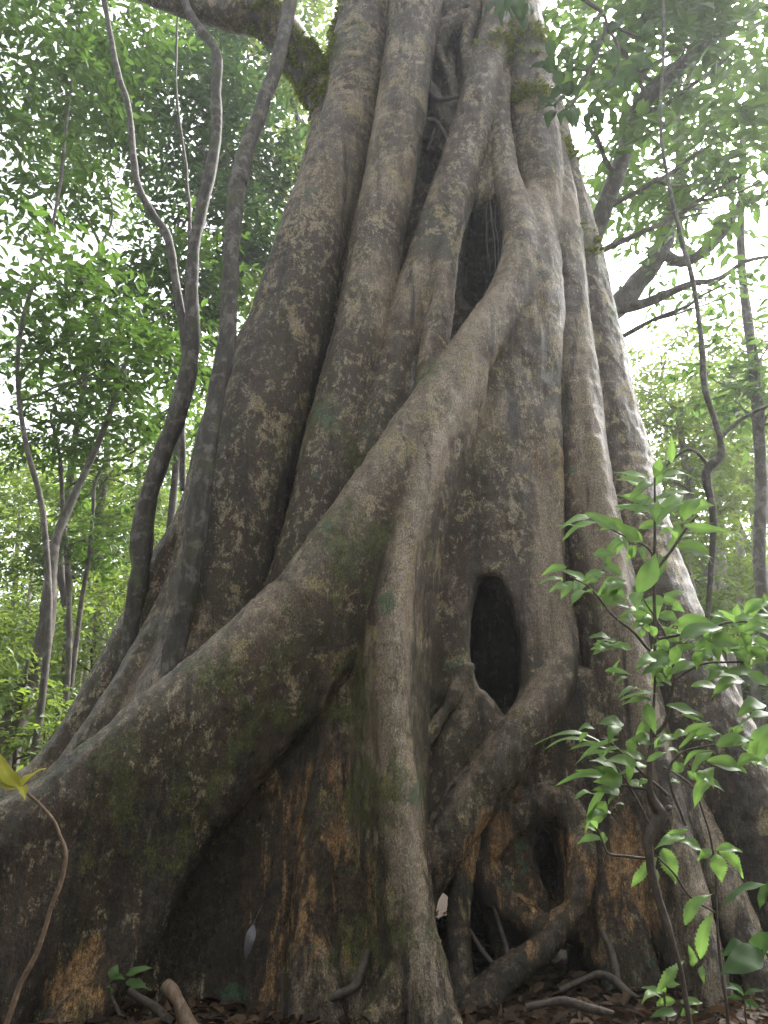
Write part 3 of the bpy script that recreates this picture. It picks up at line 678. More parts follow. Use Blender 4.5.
# east side
tree('forest_tree', 'big-leaved tree leaning out behind the fig with a crown over its shoulder', t_px([(583, 330, 8.6, 10), (591, 260, 8.6, 9.5), (606, 205, 8.6, 9), (622, 150, 8.6, 8), (638, 105, 8.6, 6), (667, 70, 8.6, 3.6), (700, 40, 8.6, 3), (739, 10, 8.6, 2.5)], .2),
     [(600, 40, 8.3, 55), (660, 60, 8.3, 65), (730, 50, 8.3, 75), (590, 120, 8.0, 32, .9), (700, 150, 8.3, 55), (750, 170, 8.6, 60), (640, 0, 8.5, 70), (760, -20, 8.5, 70)], .26, M['leaf'], M['far_bark'], seed=10, gap=.25, dens=1.7,
     extra=[[W(640, 110, 8.6, 5), W(690, 60, 8.4, 4), W(740, 20, 8.2, 3)]])
tree('forest_tree', 'hazy tree whose bare forked boughs cross the white gap at right', t_px([(585, 380, 11, 13), (603, 320, 11, 12), (630, 285, 11, 10), (655, 246, 11, 8), (668, 180, 11, 6), (680, 110, 11, 4)], .3),
     [(690, 215, 11, 45), (640, 200, 11.5, 40), (722, 285, 10.8, 24), (650, 275, 11, 20), (735, 110, 11.5, 60), (605, 180, 12, 40)], .21, M['leaf'], M['far_bark'], seed=11, gap=.35,
     extra=[[W(655, 246, 11, 6), W(680, 262, 10.9, 6), W(705, 250, 10.8, 5), W(730, 222, 10.6, 4.5), W(742, 200, 10.6, 3)], [W(612, 310, 11, 6), W(645, 303, 10.8, 5), W(690, 284, 10.6, 3.6), W(716, 280, 10.5, 2.8), W(745, 262, 10.3, 2), W(790, 255, 10.2, 1.2)]])
tree('forest_tree', 'straight slim trunk with bark in shade at the right picture edge', t_px([(764, 610, 11, 6.5), (762, 480, 11, 6), (760, 380, 11, 5.5), (752, 250, 11, 4), (750, 100, 11, 3)]),
     [(755, 345, 10.5, 38), (725, 385, 11, 36), (765, 400, 10.5, 40)], .21, M['leaf'], M['far_bark'], seed=12, gap=.3)
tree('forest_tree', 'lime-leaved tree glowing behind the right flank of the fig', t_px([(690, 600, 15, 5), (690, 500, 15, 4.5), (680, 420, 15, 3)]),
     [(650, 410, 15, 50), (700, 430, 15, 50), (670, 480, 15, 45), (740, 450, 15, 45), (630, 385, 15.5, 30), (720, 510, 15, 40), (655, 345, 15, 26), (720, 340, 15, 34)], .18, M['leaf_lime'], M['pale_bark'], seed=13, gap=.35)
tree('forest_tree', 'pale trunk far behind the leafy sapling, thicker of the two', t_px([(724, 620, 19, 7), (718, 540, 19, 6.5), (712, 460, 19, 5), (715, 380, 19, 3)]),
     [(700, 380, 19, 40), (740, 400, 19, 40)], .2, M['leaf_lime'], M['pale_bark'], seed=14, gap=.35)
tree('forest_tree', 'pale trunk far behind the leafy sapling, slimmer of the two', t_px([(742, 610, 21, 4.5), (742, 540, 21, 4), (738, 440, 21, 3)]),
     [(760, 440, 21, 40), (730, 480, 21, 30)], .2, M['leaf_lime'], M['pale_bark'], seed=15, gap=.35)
tree('shrub', 'yellow-green bush low behind the sapling at the right edge', t_px([(720, 640, 13, 2), (722, 600, 13, 1.5)]),
     [(700, 600, 13, 40), (745, 620, 13, 40), (690, 540, 14, 35), (765, 560, 13, 35), (660, 540, 14, 25)], .14, M['leaf_lime'], M['twig'], seed=16, gap=.4, cat='shrub')

# far wood: nobody could count its trees
rg = np.random.default_rng(77)
cs, rs, ns = [], [], []
A = Acc()
for i in range(150):
    a = rg.uniform(-0.75, 0.75); d = rg.uniform(24, 46)
    x, y = math.sin(a) * d, math.cos(a) * d; hgt = rg.uniform(5, 15)
    A.tube(np.array([[x, y, -.2], [x + rg.normal(0, .3), y, hgt * .5], [x + rg.normal(0, .6), y, hgt]]), np.array([.18, .14, .06]) * rg.uniform(.6, 1.3), 6)
    for k in range(3):
        r = rg.uniform(1.0, 2.2)
        cs.append(np.array([x + rg.normal(0, 1.4), y + rg.normal(0, 1.4), hgt * rg.uniform(.15, 1.0)])); rs.append((r, r, r * .7)); ns.append(95 * r * r / 2)
# the same wood goes on round the back of the place
V_, T_, tn_ = spray_cloud(rg, cs, rs, ns, .26, gap=.3)
cs, rs, ns = [], [], []
for i in range(110):
    a = rg.uniform(0.9, 2 * math.pi - 0.9); d = rg.uniform(14, 24)
    x, y = math.sin(a) * d, math.cos(a) * d; hgt = rg.uniform(4, 10)
    A.tube(np.array([[x, y, -.2], [x + rg.normal(0, .3), y, hgt * .5], [x + rg.normal(0, .6), y, hgt]]), np.array([.16, .12, .05]) * rg.uniform(.6, 1.3), 6)
    for k in range(4):
        r = rg.uniform(1.2, 2.4)
        cs.append(np.array([x + rg.normal(0, 1.2), y + rg.normal(0, 1.2), hgt * rg.uniform(.1, 1.0)])); rs.append((r, r, r * .7)); ns.append(60 * r * r / 2)
V2, T2, tn2 = spray_cloud(rg, cs, rs, ns, .34, gap=.2)
T_ = np.vstack([T_, T2 + len(V_)]); V_ = np.vstack([V_, V2]); tn_ = np.concatenate([tn_, tn2])
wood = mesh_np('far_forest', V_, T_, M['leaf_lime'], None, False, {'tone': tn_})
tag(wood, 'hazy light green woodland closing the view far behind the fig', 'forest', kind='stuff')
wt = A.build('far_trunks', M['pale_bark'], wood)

# ------------------------------------------------------------------ ground
gx = np.concatenate([np.linspace(-200, -12, 10), np.linspace(-10, 10, 90), np.linspace(12, 200, 10)])
gy = np.concatenate([np.linspace(-200, -3, 10), np.linspace(-1, 14, 80), np.linspace(16, 200, 12)])
X, Y_ = np.meshgrid(gx, gy, indexing='ij'); G = np.c_[X.ravel(), Y_.ravel(), np.zeros(X.size)]
near = np.clip(1 - np.hypot(G[:, 0], G[:, 1] - 6) / 12, 0, 1)
G[:, 2] = (0.06 * fbm(G * .9, 3, 2) + 0.03 * fbm(G * 4, 2, 8)) * near - 0.02
i = np.arange(len(gx) - 1)[:, None] * len(gy) + np.arange(len(gy) - 1)[None]
q = np.stack([i, i + len(gy), i + len(gy) + 1, i + 1], -1).reshape(-1, 4)
m, nt, out = mat_new('forest_soil')
p = N(nt, 'ShaderNodeBsdfPrincipled', i_Roughness=.9)
pos = mapping(nt, (1, 1, 1)); n1 = noise(nt, pos, 6, 6, .7); n2 = noise(nt, pos, 45, 4, .7)
nt.links.new(mix(nt, n2, ramp(nt, n1, [(.35, (.014, .010, .007)), (.6, (.04, .026, .016))]), (.10, .062, .035)), p.inputs['Base Color'])
b = N(nt, 'ShaderNodeBump', i_Strength=1.0, i_Distance=.03); nt.links.new(math_(nt, 'ADD', n1, n2), b.inputs['Height'])
nt.links.new(b.outputs[0], p.inputs['Normal']); nt.links.new(p.outputs[0], out.inputs[0])
tag(mesh_np('ground', G, q, m), kind='structure')
# leaf litter
rg = np.random.default_rng(5); n = 17000
P = np.c_[rg.uniform(-4.5, 4.5, n), rg.uniform(4.2, 9, n), np.zeros(n)]
P[:, 2] = 0.06 * fbm(P * .9, 3, 2) + 0.03 * fbm(P * 4, 2, 8) + rg.uniform(-0.01, .03, n)
az = rg.uniform(0, 6.28, n)
D = np.c_[np.cos(az), np.sin(az), rg.normal(0, .3, n)]; Nn = np.array([0, 0, 1.0]) + rg.normal(0, .5, (n, 3))
L = rg.uniform(.05, .14, n)
V_, T_, tn_ = leaf_cards(P, D, Nn, L, L * .5, rg.random(n))
tag(mesh_np('leaf_litter', V_, T_, M['dead'], None, False, {'tone': tn_}), 'brown dead leaves littering the forest floor around the roots', 'leaf litter', kind='stuff')

# ------------------------------------------------------------------ slender stems in front of the west pillars
def stem(name, label, cat, curves, mat, loc_i=0, n=60, nseg=12, wob=.25, group=None, part_name='stem'):
    root = empty(name, curves[0][0][:3], label, cat, group)
    for k, c in enumerate(curves):
        A = Acc(); C_ = catmull(np.array(c, float), n)
        C_[:, :3] += .012 * np.stack([vnoise(C_[:, :3] * 3 + 11 * j, 6) for j in range(3)], 1) * np.minimum(1, C_[:, 3:] / .03)
        A.tube(C_[:, :3], np.maximum(C_[:, 3] * (1 + .10 * vnoise(C_[:, :3] * 7, 4)), .003), nseg, wob)
        A.build(part_name if k == 0 else 'branch', mat, root)
    return root
stem('slender_tree', 'slender grey stem curving up in front of the left pillars, thicker of the pair', 'tree',
     [[(*at(160, 720, 5.8)[:2], 0.0, .10)] + [W(*p) for p in [(172, 668, 5.8, 11), (186, 600, 5.8, 11), (200, 500, 5.8, 10.5), (212, 420, 5.82, 10), (226, 340, 5.85, 9), (231, 250, 5.9, 8.5), (236, 190, 5.95, 9), (240, 178, 5.96, 9.5), (246, 150, 6.0, 8), (263, 105, 6.05, 7.5), (280, 50, 6.1, 7), (293, -10, 6.2, 7), (305, -80, 6.3, 7)]]], M['stem'])
stem('slender_tree', 'slender dark stem forking at a knot, outermost before the sloping left root', 'tree',
     [[(*at(125, 700, 6.45)[:2], 0.0, .09)] + [W(*p) for p in [(133, 630, 6.45, 10), (140, 570, 6.45, 10), (146, 510, 6.45, 10), (160, 460, 6.45, 9.5), (178, 415, 6.45, 9), (190, 365, 6.45, 8.5), (192, 340, 6.45, 7.5), (193, 260, 6.5, 5.5), (204, 200, 6.55, 6), (214, 150, 6.6, 5.5), (217, 90, 6.65, 5.2), (216, 50, 6.7, 4.6), (200, 30, 6.75, 4.2), (186, 5, 6.8, 4), (176, -40, 6.9, 5)]],
      [W(*p) for p in [(190, 355, 6.45, 7), (180, 310, 6.5, 4.2), (168, 240, 6.55, 4), (150, 210, 6.6, 3.8), (137, 180, 6.6, 3.5), (130, 120, 6.65, 3.2), (118, 70, 6.7, 2.8), (104, 0, 6.8, 2.5), (98, -40, 6.9, 2.5)]],
      [W(*p) for p in [(183, 490, 7.6, 3), (182, 420, 7.6, 3.5), (186, 330, 7.6, 3.5), (190, 230, 7.6, 2.0), (186, 170, 7.7, 1.6), (176, 80, 7.8, 1.2), (180, -40, 8, 1)]]], M['stem'])

rg = np.random.default_rng(9)
mz = blobs(FIGV, [(318, 85, 7.0, .45), (300, 55, 6.95, .35), (340, 60, 6.9, .30), (532, 40, 6.6, .40), (530, 95, 6.5, .25), (500, 45, 6.5, .28), (563, 150, 6.9, .22), (590, 240, 6.7, .2), (345, 20, 6.9, .3), (262, 15, 6.9, .3)])
mz = mz * (rg.random(len(FIGV)) < mz ** 1.5 * np.clip(.35 + 1.3 * fbm(FIGV * 6, 3, 31), 0, .6))
ids = np.nonzero(mz > .1)[0]; ids = np.repeat(ids, 6)
P = FIGV[ids] + rg.normal(0, .012, (len(ids), 3)); D = FIGN[ids] * .7 + rg.normal(0, .5, (len(ids), 3)) - np.array([0, 0, .35])
L = rg.uniform(.03, .075, len(ids))
V_, T_, tn_ = leaf_cards(P, D, norm(rg.normal(size=(len(ids), 3))), L, L * .3, rg.random(len(ids)))
tag(mesh_np('moss', V_, T_, M['moss'], FIG, False, {'tone': tn_}), kind='stuff')
print('moss', len(ids))

def blade_leaves(rg, items, toothed=False):
    """items: base point, tip point, width, tone -> one mesh"""
    VV, QQ, TT = [], [], []; n0 = 0
    K = 23 if toothed else 11
    for b, t, w, tone in items:
        ax = t - b; L = np.linalg.norm(ax); d = ax / L
        toc = norm(CAM - b)
        up = norm(np.array([0, 0, 1.0]) * rg.uniform(.5, 1.0) + toc * rg.uniform(.6, 1.2) + rg.normal(0, .22, 3))
        x = norm(np.cross(d, up)); nn = np.cross(x, d)
        u = np.linspace(0, 1, K)
        wd = w * np.clip(np.sin(np.pi * u ** .82), 0, 1) ** .9 * (1 - .45 * u ** 2)
        wd[0] = w * .04; wd[-1] = w * .01
        if toothed: wd = wd * (1 + .13 * np.where(np.arange(K) % 2, 1, -1)); wd[-1] = w * .01
        arch = .16 * L * np.sin(np.pi * u) * rg.uniform(.3, 1.1); curl = rg.normal(0, .05) * L * np.sin(np.pi * u * 1.3)
        c = b + d * (L * u)[:, None] + nn * arch[:, None] + x * curl[:, None]
        c[:, 2] -= .03 * L * u ** 3
        fold = rg.uniform(.10, .35); wav = .06 * w * np.sin(u * 13 + rg.uniform(0, 6))
        rows = []
        for sgn, fr_ in ((-1, .5), (-1, .25), (0, 0), (1, .25), (1, .5)):
            rows.append(c + x * (sgn * fr_ * wd)[:, None] + nn * (fold * fr_ * wd + (wav * fr_ * 2 * (sgn if sgn else 0)))[:, None])
        Vv = np.stack(rows, 1).reshape(-1, 3)
        i = np.arange(K - 1)[:, None] * 5 + np.arange(4)[None]
        q = np.stack([i, i + 1, i + 6, i + 5], -1).reshape(-1, 4)
        VV.append(Vv); QQ.append(q + n0); n0 += len(Vv)
        tt = np.tile(np.array([tone, tone, min(1, tone + .3), tone, tone]), K); TT.append(tt)
    return np.vstack(VV), np.vstack(QQ), np.concatenate(TT)

def zA(X, Y): return 530 + X / 3.227, 440 + Y / 3.227
def zB(X, Y): return 530 + X / 3.227, 640 + Y / 3.227
def zC(X, Y): return 530 + X / 3.227, 820 + Y / 3.227
def zD(X, Y): return 480 + X / 2.667, Y / 2.667
zA.k = zB.k = zC.k = 3.227; zD.k = 2.667
def tw(z, Y, *pts): return [(*at(*z(p[0], p[1]), p[3] if len(p) > 3 else Y), p[2] * .5 * mpp(*z(p[0], p[1]), Y)) for p in pts]

# the fig's own leafy branch dipping into view, fine roots, strands
LDn = [(50, 10, 8, 36, 30), (70, 0, 58, 68, 36), (92, -5, 112, 62, 38), (115, 0, 134, 50, 32), (62, -15, 40, 48, 34), (100, -20, 90, 45, 34), (195, 160, 183, 104, 30), (235, 168, 242, 128, 26), (208, 188, 150, 180, 42), (218, 222, 198, 188, 36), (222, 245, 186, 232, 40),
       (207, 272, 150, 276, 36), (228, 262, 200, 290, 34), (236, 290, 214, 334, 32), (240, 290, 248, 345, 30), (282, 192, 262, 168, 28), (330, 140, 358, 152, 40), (392, 100, 362, 92, 46), (350, 210, 384, 232, 50), (392, 208, 402, 246, 36), (300, 290, 288, 352, 30), (312, 350, 280, 352, 30), (300, 280, 320, 330, 26),
       (330, 110, 300, 150, 34), (340, 90, 380, 60, 40), (300, 60, 340, 30, 40), (420, 120, 450, 150, 44), (430, 80, 470, 70, 40), (250, 230, 260, 260, 26)]
br_t = [tw(zD, 6.0, (60, -120, 9), (95, -60, 7), (80, -10, 4), (70, 5, 3)), tw(zD, 5.9, (95, -60, 6), (220, -30, 5), (330, 40, 4), (325, 110, 3.5), (290, 190, 3), (255, 260, 2.4), (238, 295, 2)), tw(zD, 5.9, (330, 60, 3), (370, 130, 3), (355, 210, 2), (300, 290, 1.6), (295, 310, 1.4)), tw(zD, 5.9, (290, 190, 2), (230, 180, 1.8), (205, 175, 1.5)), tw(zD, 5.9, (335, 60, 3), (400, 90, 2.5), (430, 100, 2))]
A = Acc()
b0 = np.array([(*at(512, -110, 6.9), .05), (*at(510, -80, 6.4), .04), br_t[0][0]])
for q_ in [b0] + br_t:
    C_ = catmull(np.array(q_, float), 24); A.tube(C_[:, :3], np.maximum(C_[:, 3], .002), 7, .2)
brn = A.build('leafy_branch', M['twig'], FIG)
rg = np.random.default_rng(41)
its = []
for l in LDn:
    for rp in range(2):
        o = rg.normal(0, 22, 2) if rp else np.zeros(2); y0 = 5.9 + rg.uniform(-.25, .25)
        b_ = at(*zD(l[0] + o[0], l[1] + o[1]), y0); t_ = at(*zD(l[2] + o[0] + (rg.normal(0, 12) if rp else 0), l[3] + o[1] + (rg.normal(0, 12) if rp else 0)), y0 - rg.uniform(-.05, .12))
        its.append((b_, t_, l[4] / 2.667 * mpp(*zD(l[0], l[1]), y0) * 1.1, rg.uniform(.0, .9)))
Vv, q, tn = blade_leaves(rg, its)
mesh_np('foliage', Vv, q, M['leaf_dark'], brn, True, {'tone': tn})
for pts in [((492, 130, 6.45, 1.2), (489, 190, 6.4, 1), (494, 240, 6.3, .9), (497, 290, 6.2, .8)), ((496, 120, 6.5, 1), (494, 200, 6.42, .9), (499, 262, 6.3, .7)), ((489, 150, 6.4, .8), (486, 230, 6.35, .8), (490, 270, 6.25, .7)),
            ((420, 70, 6.7, 2.5), (436, 98, 6.6, 2.5), (462, 96, 6.55, 2)), ((428, 150, 6.7, 2), (440, 120, 6.62, 2), (455, 128, 6.5, 1.6)), ((418, 118, 6.62, 2), (436, 122, 6.6, 2.2), (448, 140, 6.5, 1.6)),
            ((520, 985, 5.5, 2), (490, 960, 5.6, 2.4), (470, 930, 5.66, 1.8)), ((486, 880, 5.8, 2), (500, 930, 5.75, 2.4), (516, 985, 5.6, 2.4)), ((275, 955, 5.36, 3), (285, 985, 5.25, 4), (280, 1020, 5.15, 4)), ((330, 1000, 5.0, 4), (355, 985, 5.0, 5), (368, 950, 5.1, 3)),
            ((270, 975, 5.4, 1.6), (300, 985, 5.3, 1.4), (345, 960, 5.3, 1.2)), ((130, 990, 4.95, 3), (150, 1005, 4.9, 4), (175, 1025, 4.85, 5)), ((560, 990, 5.5, 3), (600, 975, 5.5, 3.5), (640, 1000, 5.35, 4)), ((602, 930, 5.62, 3), (612, 955, 5.55, 4), (618, 990, 5.45, 4))]:
    C_ = catmull(np.array(px_chain(pts)), 26); A = Acc()
    C_[:, :3] += .012 * np.stack([vnoise(C_[:, :3] * 8 + 11 * j, 6) for j in range(3)], 1)
    A.tube(C_[:, :3], np.maximum(C_[:, 3], .003), 7, .25); A.build('rootlet', M['twig'], FIG)

# ------------------------------------------------------------------ near plants, leaf by leaf
def plant(name, label, cat, Y, root_pt, twigs, leaves, mat, tmat, seed, toothed=False, wscale=1.1, spread=.25, group=None, tone=(0.2, 0.9), fill=0.0):
    rg = np.random.default_rng(seed)
    root = empty(name, root_pt, label, cat, group)
    A = Acc()
    for tw in twigs:
        C_ = catmull(np.array(tw, float), 26)
        C_[:, :3] += .006 * np.stack([vnoise(C_[:, :3] * 9 + 11 * j, 6) for j in range(3)], 1)
        A.tube(C_[:, :3], np.maximum(C_[:, 3], .0015), 7, .2)
    A.build('stem', tmat, root)
    items = []
    more = []
    for l in leaves:
        for _ in range(int(fill + rg.random())):
            z, bx, by, tx, ty, w = l[:6]; o = rg.normal(0, 30, 2); an = rg.normal(0, .7); sc_ = rg.uniform(.6, .95)
            dx, dy = (tx - bx) * sc_, (ty - by) * sc_
            more.append((z, bx + o[0], by + o[1], bx + o[0] + dx * math.cos(an) - dy * math.sin(an), by + o[1] + dx * math.sin(an) + dy * math.cos(an), w * sc_))
    for l in leaves + more:
        z, bx, by, tx, ty, w = l[:6]
        y0 = Y + rg.uniform(-spread, spread); y1 = y0 + rg.uniform(-.10, .06)
        b = at(*z(bx, by), y0); t = at(*z(tx, ty), y1)
        items.append((b, t, w / z.k * mpp(*z(bx, by), y0) * wscale, rg.uniform(*tone)))
        # petiole back to the nearest twig is drawn with the leaf's own midrib
    Vv, q, tn = blade_leaves(rg, items, toothed)
    mesh_np('foliage', Vv, q, mat, root, True, {'tone': tn})
    return root
LA = [(385, 120, 272, 105, 32), (390, 155, 278, 130, 34), (398, 200, 282, 180, 40), (395, 225, 272, 215, 30), (400, 120, 432, 60, 45), (410, 135, 540, 125, 35), (408, 190, 535, 170, 45),
      (410, 265, 520, 195, 60), (500, 260, 560, 180, 70), (410, 270, 405, 190, 40), (495, 275, 640, 295, 35), (470, 345, 590, 375, 45), (345, 478, 460, 365, 80), (355, 320, 265, 270, 50), (350, 285, 430, 275, 35),
      (470, 320, 415, 275, 55), (272, 290, 172, 230, 45), (225, 265, 95, 322, 35), (305, 315, 240, 380, 45), (340, 340, 312, 395, 40), (350, 345, 375, 395, 25), (185, 450, 100, 420, 35), (120, 410, 35, 435, 30),
      (245, 430, 160, 465, 40), (135, 455, 100, 515, 38), (140, 460, 160, 490, 30), (200, 490, 130, 535, 55), (310, 455, 215, 500, 60), (235, 405, 300, 445, 45), (270, 480, 310, 515, 40), (360, 490, 340, 550, 50),
      (430, 520, 500, 485, 40), (320, 540, 250, 530, 25), (400, 500, 405, 590, 70), (330, 580, 280, 580, 30), (260, 640, 190, 640, 40), (270, 660, 200, 690, 40), (480, 640, 630, 600, 60), (450, 650, 390, 690, 50),
      (560, 650, 660, 580, 50), (600, 620, 720, 540, 60), (660, 590, 600, 545, 40), (650, 590, 768, 570, 50), (690, 620, 780, 610, 50), (560, 640, 680, 660, 60), (700, 640, 780, 690, 60), (500, 630, 560, 590, 45),
      (480, 650, 420, 600, 50), (380, 620, 350, 590, 40), (590, 610, 640, 690, 50), (420, 560, 480, 590, 50), (380, 560, 330, 620, 50), (620, 640, 560, 690, 45), (720, 600, 790, 640, 45)]
LB = [(455, 60, 360, 60, 60), (455, 50, 540, 20, 55), (460, 90, 350, 120, 60), (455, 110, 560, 70, 50), (430, 110, 390, 140, 40), (415, 175, 290, 195, 35), (440, 210, 560, 250, 55), (330, 150, 285, 195, 25),
      (240, 100, 330, 110, 25), (590, 100, 720, 115, 50), (690, 130, 580, 185, 55), (760, 210, 660, 245, 55), (780, 270, 700, 400, 60), (600, 340, 720, 320, 55), (570, 390, 700, 430, 60), (590, 360, 520, 430, 50),
      (500, 310, 590, 320, 45), (460, 310, 410, 340, 40), (495, 300, 590, 265, 20), (500, 290, 620, 300, 20), (300, 270, 220, 270, 50), (210, 290, 150, 290, 30), (285, 430, 190, 385, 60), (285, 480, 200, 490, 45),
      (245, 520, 185, 590, 55), (370, 380, 290, 360, 45), (340, 360, 310, 330, 40), (290, 350, 230, 380, 25), (400, 320, 310, 330, 50), (460, 320, 520, 300, 40), (460, 420, 500, 400, 40), (360, 460, 310, 470, 40),
      (640, 40, 740, 70, 50), (620, 20, 560, 60, 45), (700, 60, 780, 30, 55), (450, 30, 400, 10, 45), (330, 30, 260, 20, 40), (250, 30, 200, 10, 35), (280, 500, 250, 530, 30), (560, 420, 540, 470, 35)]
LA += [(690, 560, 780, 520, 50), (720, 640, 640, 690, 55), (760, 660, 690, 690, 50), (640, 600, 580, 560, 40), (770, 560, 700, 520, 45), (600, 680, 540, 700, 50), (740, 690, 790, 650, 55)]
LB += [(700, 110, 780, 150, 55), (640, 90, 580, 130, 45), (760, 60, 700, 20, 50), (730, 340, 790, 300, 55), (700, 380, 780, 420, 55), (640, 300, 700, 280, 45), (520, 60, 600, 40, 50), (400, 60, 340, 90, 45)]
LW = [(zB, 245, 340, 15, 330, 30), (zB, 200, 330, 40, 355, 22), (zB, 250, 350, 120, 350, 22), (zB, 280, 460, 75, 460, 36), (zB, 330, 420, 235, 380, 40), (zB, 400, 350, 470, 300, 30), (zB, 480, 350, 590, 262, 24)]
YS = 4.0
plant('sapling', 'leafy sapling with a twisted dark stem before the right flank of the fig', 'sapling', YS, (*at(690, 1010, YS)[:2], 0.0),
      [[(*at(700, 1100, YS)[:2], -.05, .03)] + tw(zC, YS, (500, 560, 4.5), (470, 420, 6), (440, 330, 8), (400, 200, 9), (385, 90, 9)) + tw(zB, YS, (385, 640, 13), (412, 595, 14), (432, 565, 13), (405, 535, 11), (382, 480, 8), (388, 420, 6), (390, 360, 5), (396, 250, 3.5), (402, 150, 2.8)) + tw(zA, YS, (403, 700, 3.5), (402, 560, 3.2), (402, 380, 3), (402, 120, 2)),
       tw(zB, YS, (400, 310, 4), (440, 260, 4), (458, 160, 3.5), (462, 100, 3), (450, 30, 2.5)) + tw(zA, YS, (420, 600, 2), (360, 500, 1.5)),
       tw(zB, YS, (435, 560, 6), (450, 545, 6), (452, 552, 5)),
       tw(zA, YS, (400, 400, 3), (380, 350, 2.5), (300, 310, 2), (225, 270, 1.6)), tw(zA, YS, (390, 680, 3), (330, 620, 2.6), (260, 560, 2.4), (195, 480, 2), (130, 440, 1.6)),
       tw(zA, YS, (402, 430, 3), (470, 335, 2.5), (540, 240, 2)), tw(zA, YS, (410, 640, 3), (540, 620, 3), (650, 590, 2.5), (760, 590, 2)),
       tw(zB, YS, (440, 500, 4), (340, 410, 3), (260, 330, 2.5), (230, 320, 2)), tw(zB, YS, (500, 600, 3), (450, 450, 3), (480, 370, 2.5), (560, 340, 2), (640, 340, 2)), tw(zB, YS, (380, 480, 4), (320, 470, 2.5), (230, 460, 2)),
       tw(zB, YS, (390, 600, 3), (330, 480, 2.5), (280, 410, 2)), tw(zB, YS, (458, 130, 3), (560, 80, 2.4), (690, 70, 2))],
      [(zA, *l) for l in LA] + [(zB, *l) for l in LB] + LW, M['leaf_near'], M['twig'], 31, fill=1.35, wscale=1.0)
plant('seedling', 'sprig of small light leaves beside the ring-shaped root hollow', 'seedling', 4.6, at(*zB(370, 705), 4.6),
      [tw(zB, 4.6, (390, 708, 3), (330, 702, 3), (260, 690, 2.6), (240, 660, 2.2), (220, 610, 1.8))], [(zB, 230, 640, 150, 655, 26), (zB, 215, 620, 165, 600, 24), (zB, 225, 640, 252, 640, 36), (zB, 205, 605, 240, 575, 30), (zB, 215, 610, 180, 580, 26)], M['leaf_near'], M['twig'], 32, tone=(.6, 1))
plant('fern_like_seedling', 'tall seedling with pale toothed leaves before the pale root ridge', 'seedling', 4.4, (*at(*zC(640, 700), 4.4)[:2], 0),
      [[(*at(*zC(650, 900), 4.4)[:2], -.02, .012)] + tw(zC, 4.4, (638, 658, 3.5), (612, 450, 3), (600, 250, 2.6), (590, 100, 2.4)) + tw(zB, 4.4, (560, 560, 2), (520, 470, 1.8), (430, 410, 1.5)), tw(zC, 4.4, (600, 300, 2), (520, 250, 2), (470, 180, 2), (410, 120, 1.8))],
      [(zC, 555, 100, 465, 60, 40), (zC, 500, 50, 400, 90, 40), (zC, 410, 120, 325, 230, 42), (zC, 430, 90, 470, 205, 55), (zC, 410, 160, 390, 235, 20), (zC, 590, 100, 540, 130, 36), (zC, 600, 110, 620, 200, 50), (zC, 610, 100, 692, 180, 34), (zC, 600, 95, 685, 100, 30),
       (zC, 500, 340, 582, 228, 40), (zC, 550, 450, 590, 285, 42), (zC, 530, 470, 505, 395, 28), (zC, 410, 555, 505, 455, 42), (zC, 555, 470, 560, 530, 20), (zC, 430, 70, 510, 30, 36)], M['leaf_near'], M['twig'], 33, toothed=True, tone=(.5, 1), spread=.1)
plant('seedling', 'small seedling with pairs of pale leaves at the foot of the pale root ridge', 'seedling', 4.75, (*at(*zC(460, 690), 4.75)[:2], 0),
      [tw(zC, 4.75, (455, 720, 3), (440, 620, 2.6), (430, 550, 2)), tw(zC, 4.75, (450, 690, 3), (485, 620, 2.4), (495, 560, 2), (495, 530, 1.5))],
      [(zC, 430, 560, 360, 540, 22), (zC, 425, 575, 352, 590, 28), (zC, 440, 580, 408, 602, 24), (zC, 470, 585, 410, 590, 26), (zC, 485, 590, 558, 588, 26), (zC, 475, 625, 384, 636, 30), (zC, 480, 630, 545, 615, 24), (zC, 440, 535, 485, 530, 24), (zC, 435, 560, 430, 540, 22)], M['leaf_near'], M['twig'], 34, tone=(.3, .8), spread=.06)
plant('young_plant', 'young plant with broad bluish green leaves at the lower right edge', 'plant', 3.9, (*at(*zC(800, 700), 3.9)[:2], 0),
      [[(*at(*zC(830, 900), 3.9)[:2], -.02, .014)] + tw(zC, 3.9, (800, 560, 4), (770, 440, 3.5), (730, 420, 3)), tw(zC, 3.9, (790, 500, 3), (785, 300, 3), (768, 215, 2.5))],
      [(zC, 765, 208, 610, 275, 42), (zC, 780, 210, 738, 288, 44), (zC, 705, 412, 615, 432, 52), (zC, 735, 412, 620, 502, 86), (zC, 722, 445, 790, 360, 76), (zC, 790, 440, 745, 420, 50)], M['leaf_dark'], M['twig'], 35, tone=(.5, 1), spread=.05)
plant('seedling', 'small star-shaped seedling on the rightmost root ridge', 'seedling', 4.9, at(*zC(690, 600), 5.2),
      [tw(zC, 4.9, (700, 680, 2), (692, 620, 2), (690, 570, 1.6))], [(zC, 690, 570, 640, 518, 20), (zC, 690, 565, 758, 548, 20), (zC, 685, 575, 636, 572, 18), (zC, 695, 580, 748, 610, 20), (zC, 690, 580, 712, 622, 20), (zC, 690, 570, 628, 540, 20)], M['leaf_dark'], M['twig'], 36, tone=(.6, 1), spread=.03)
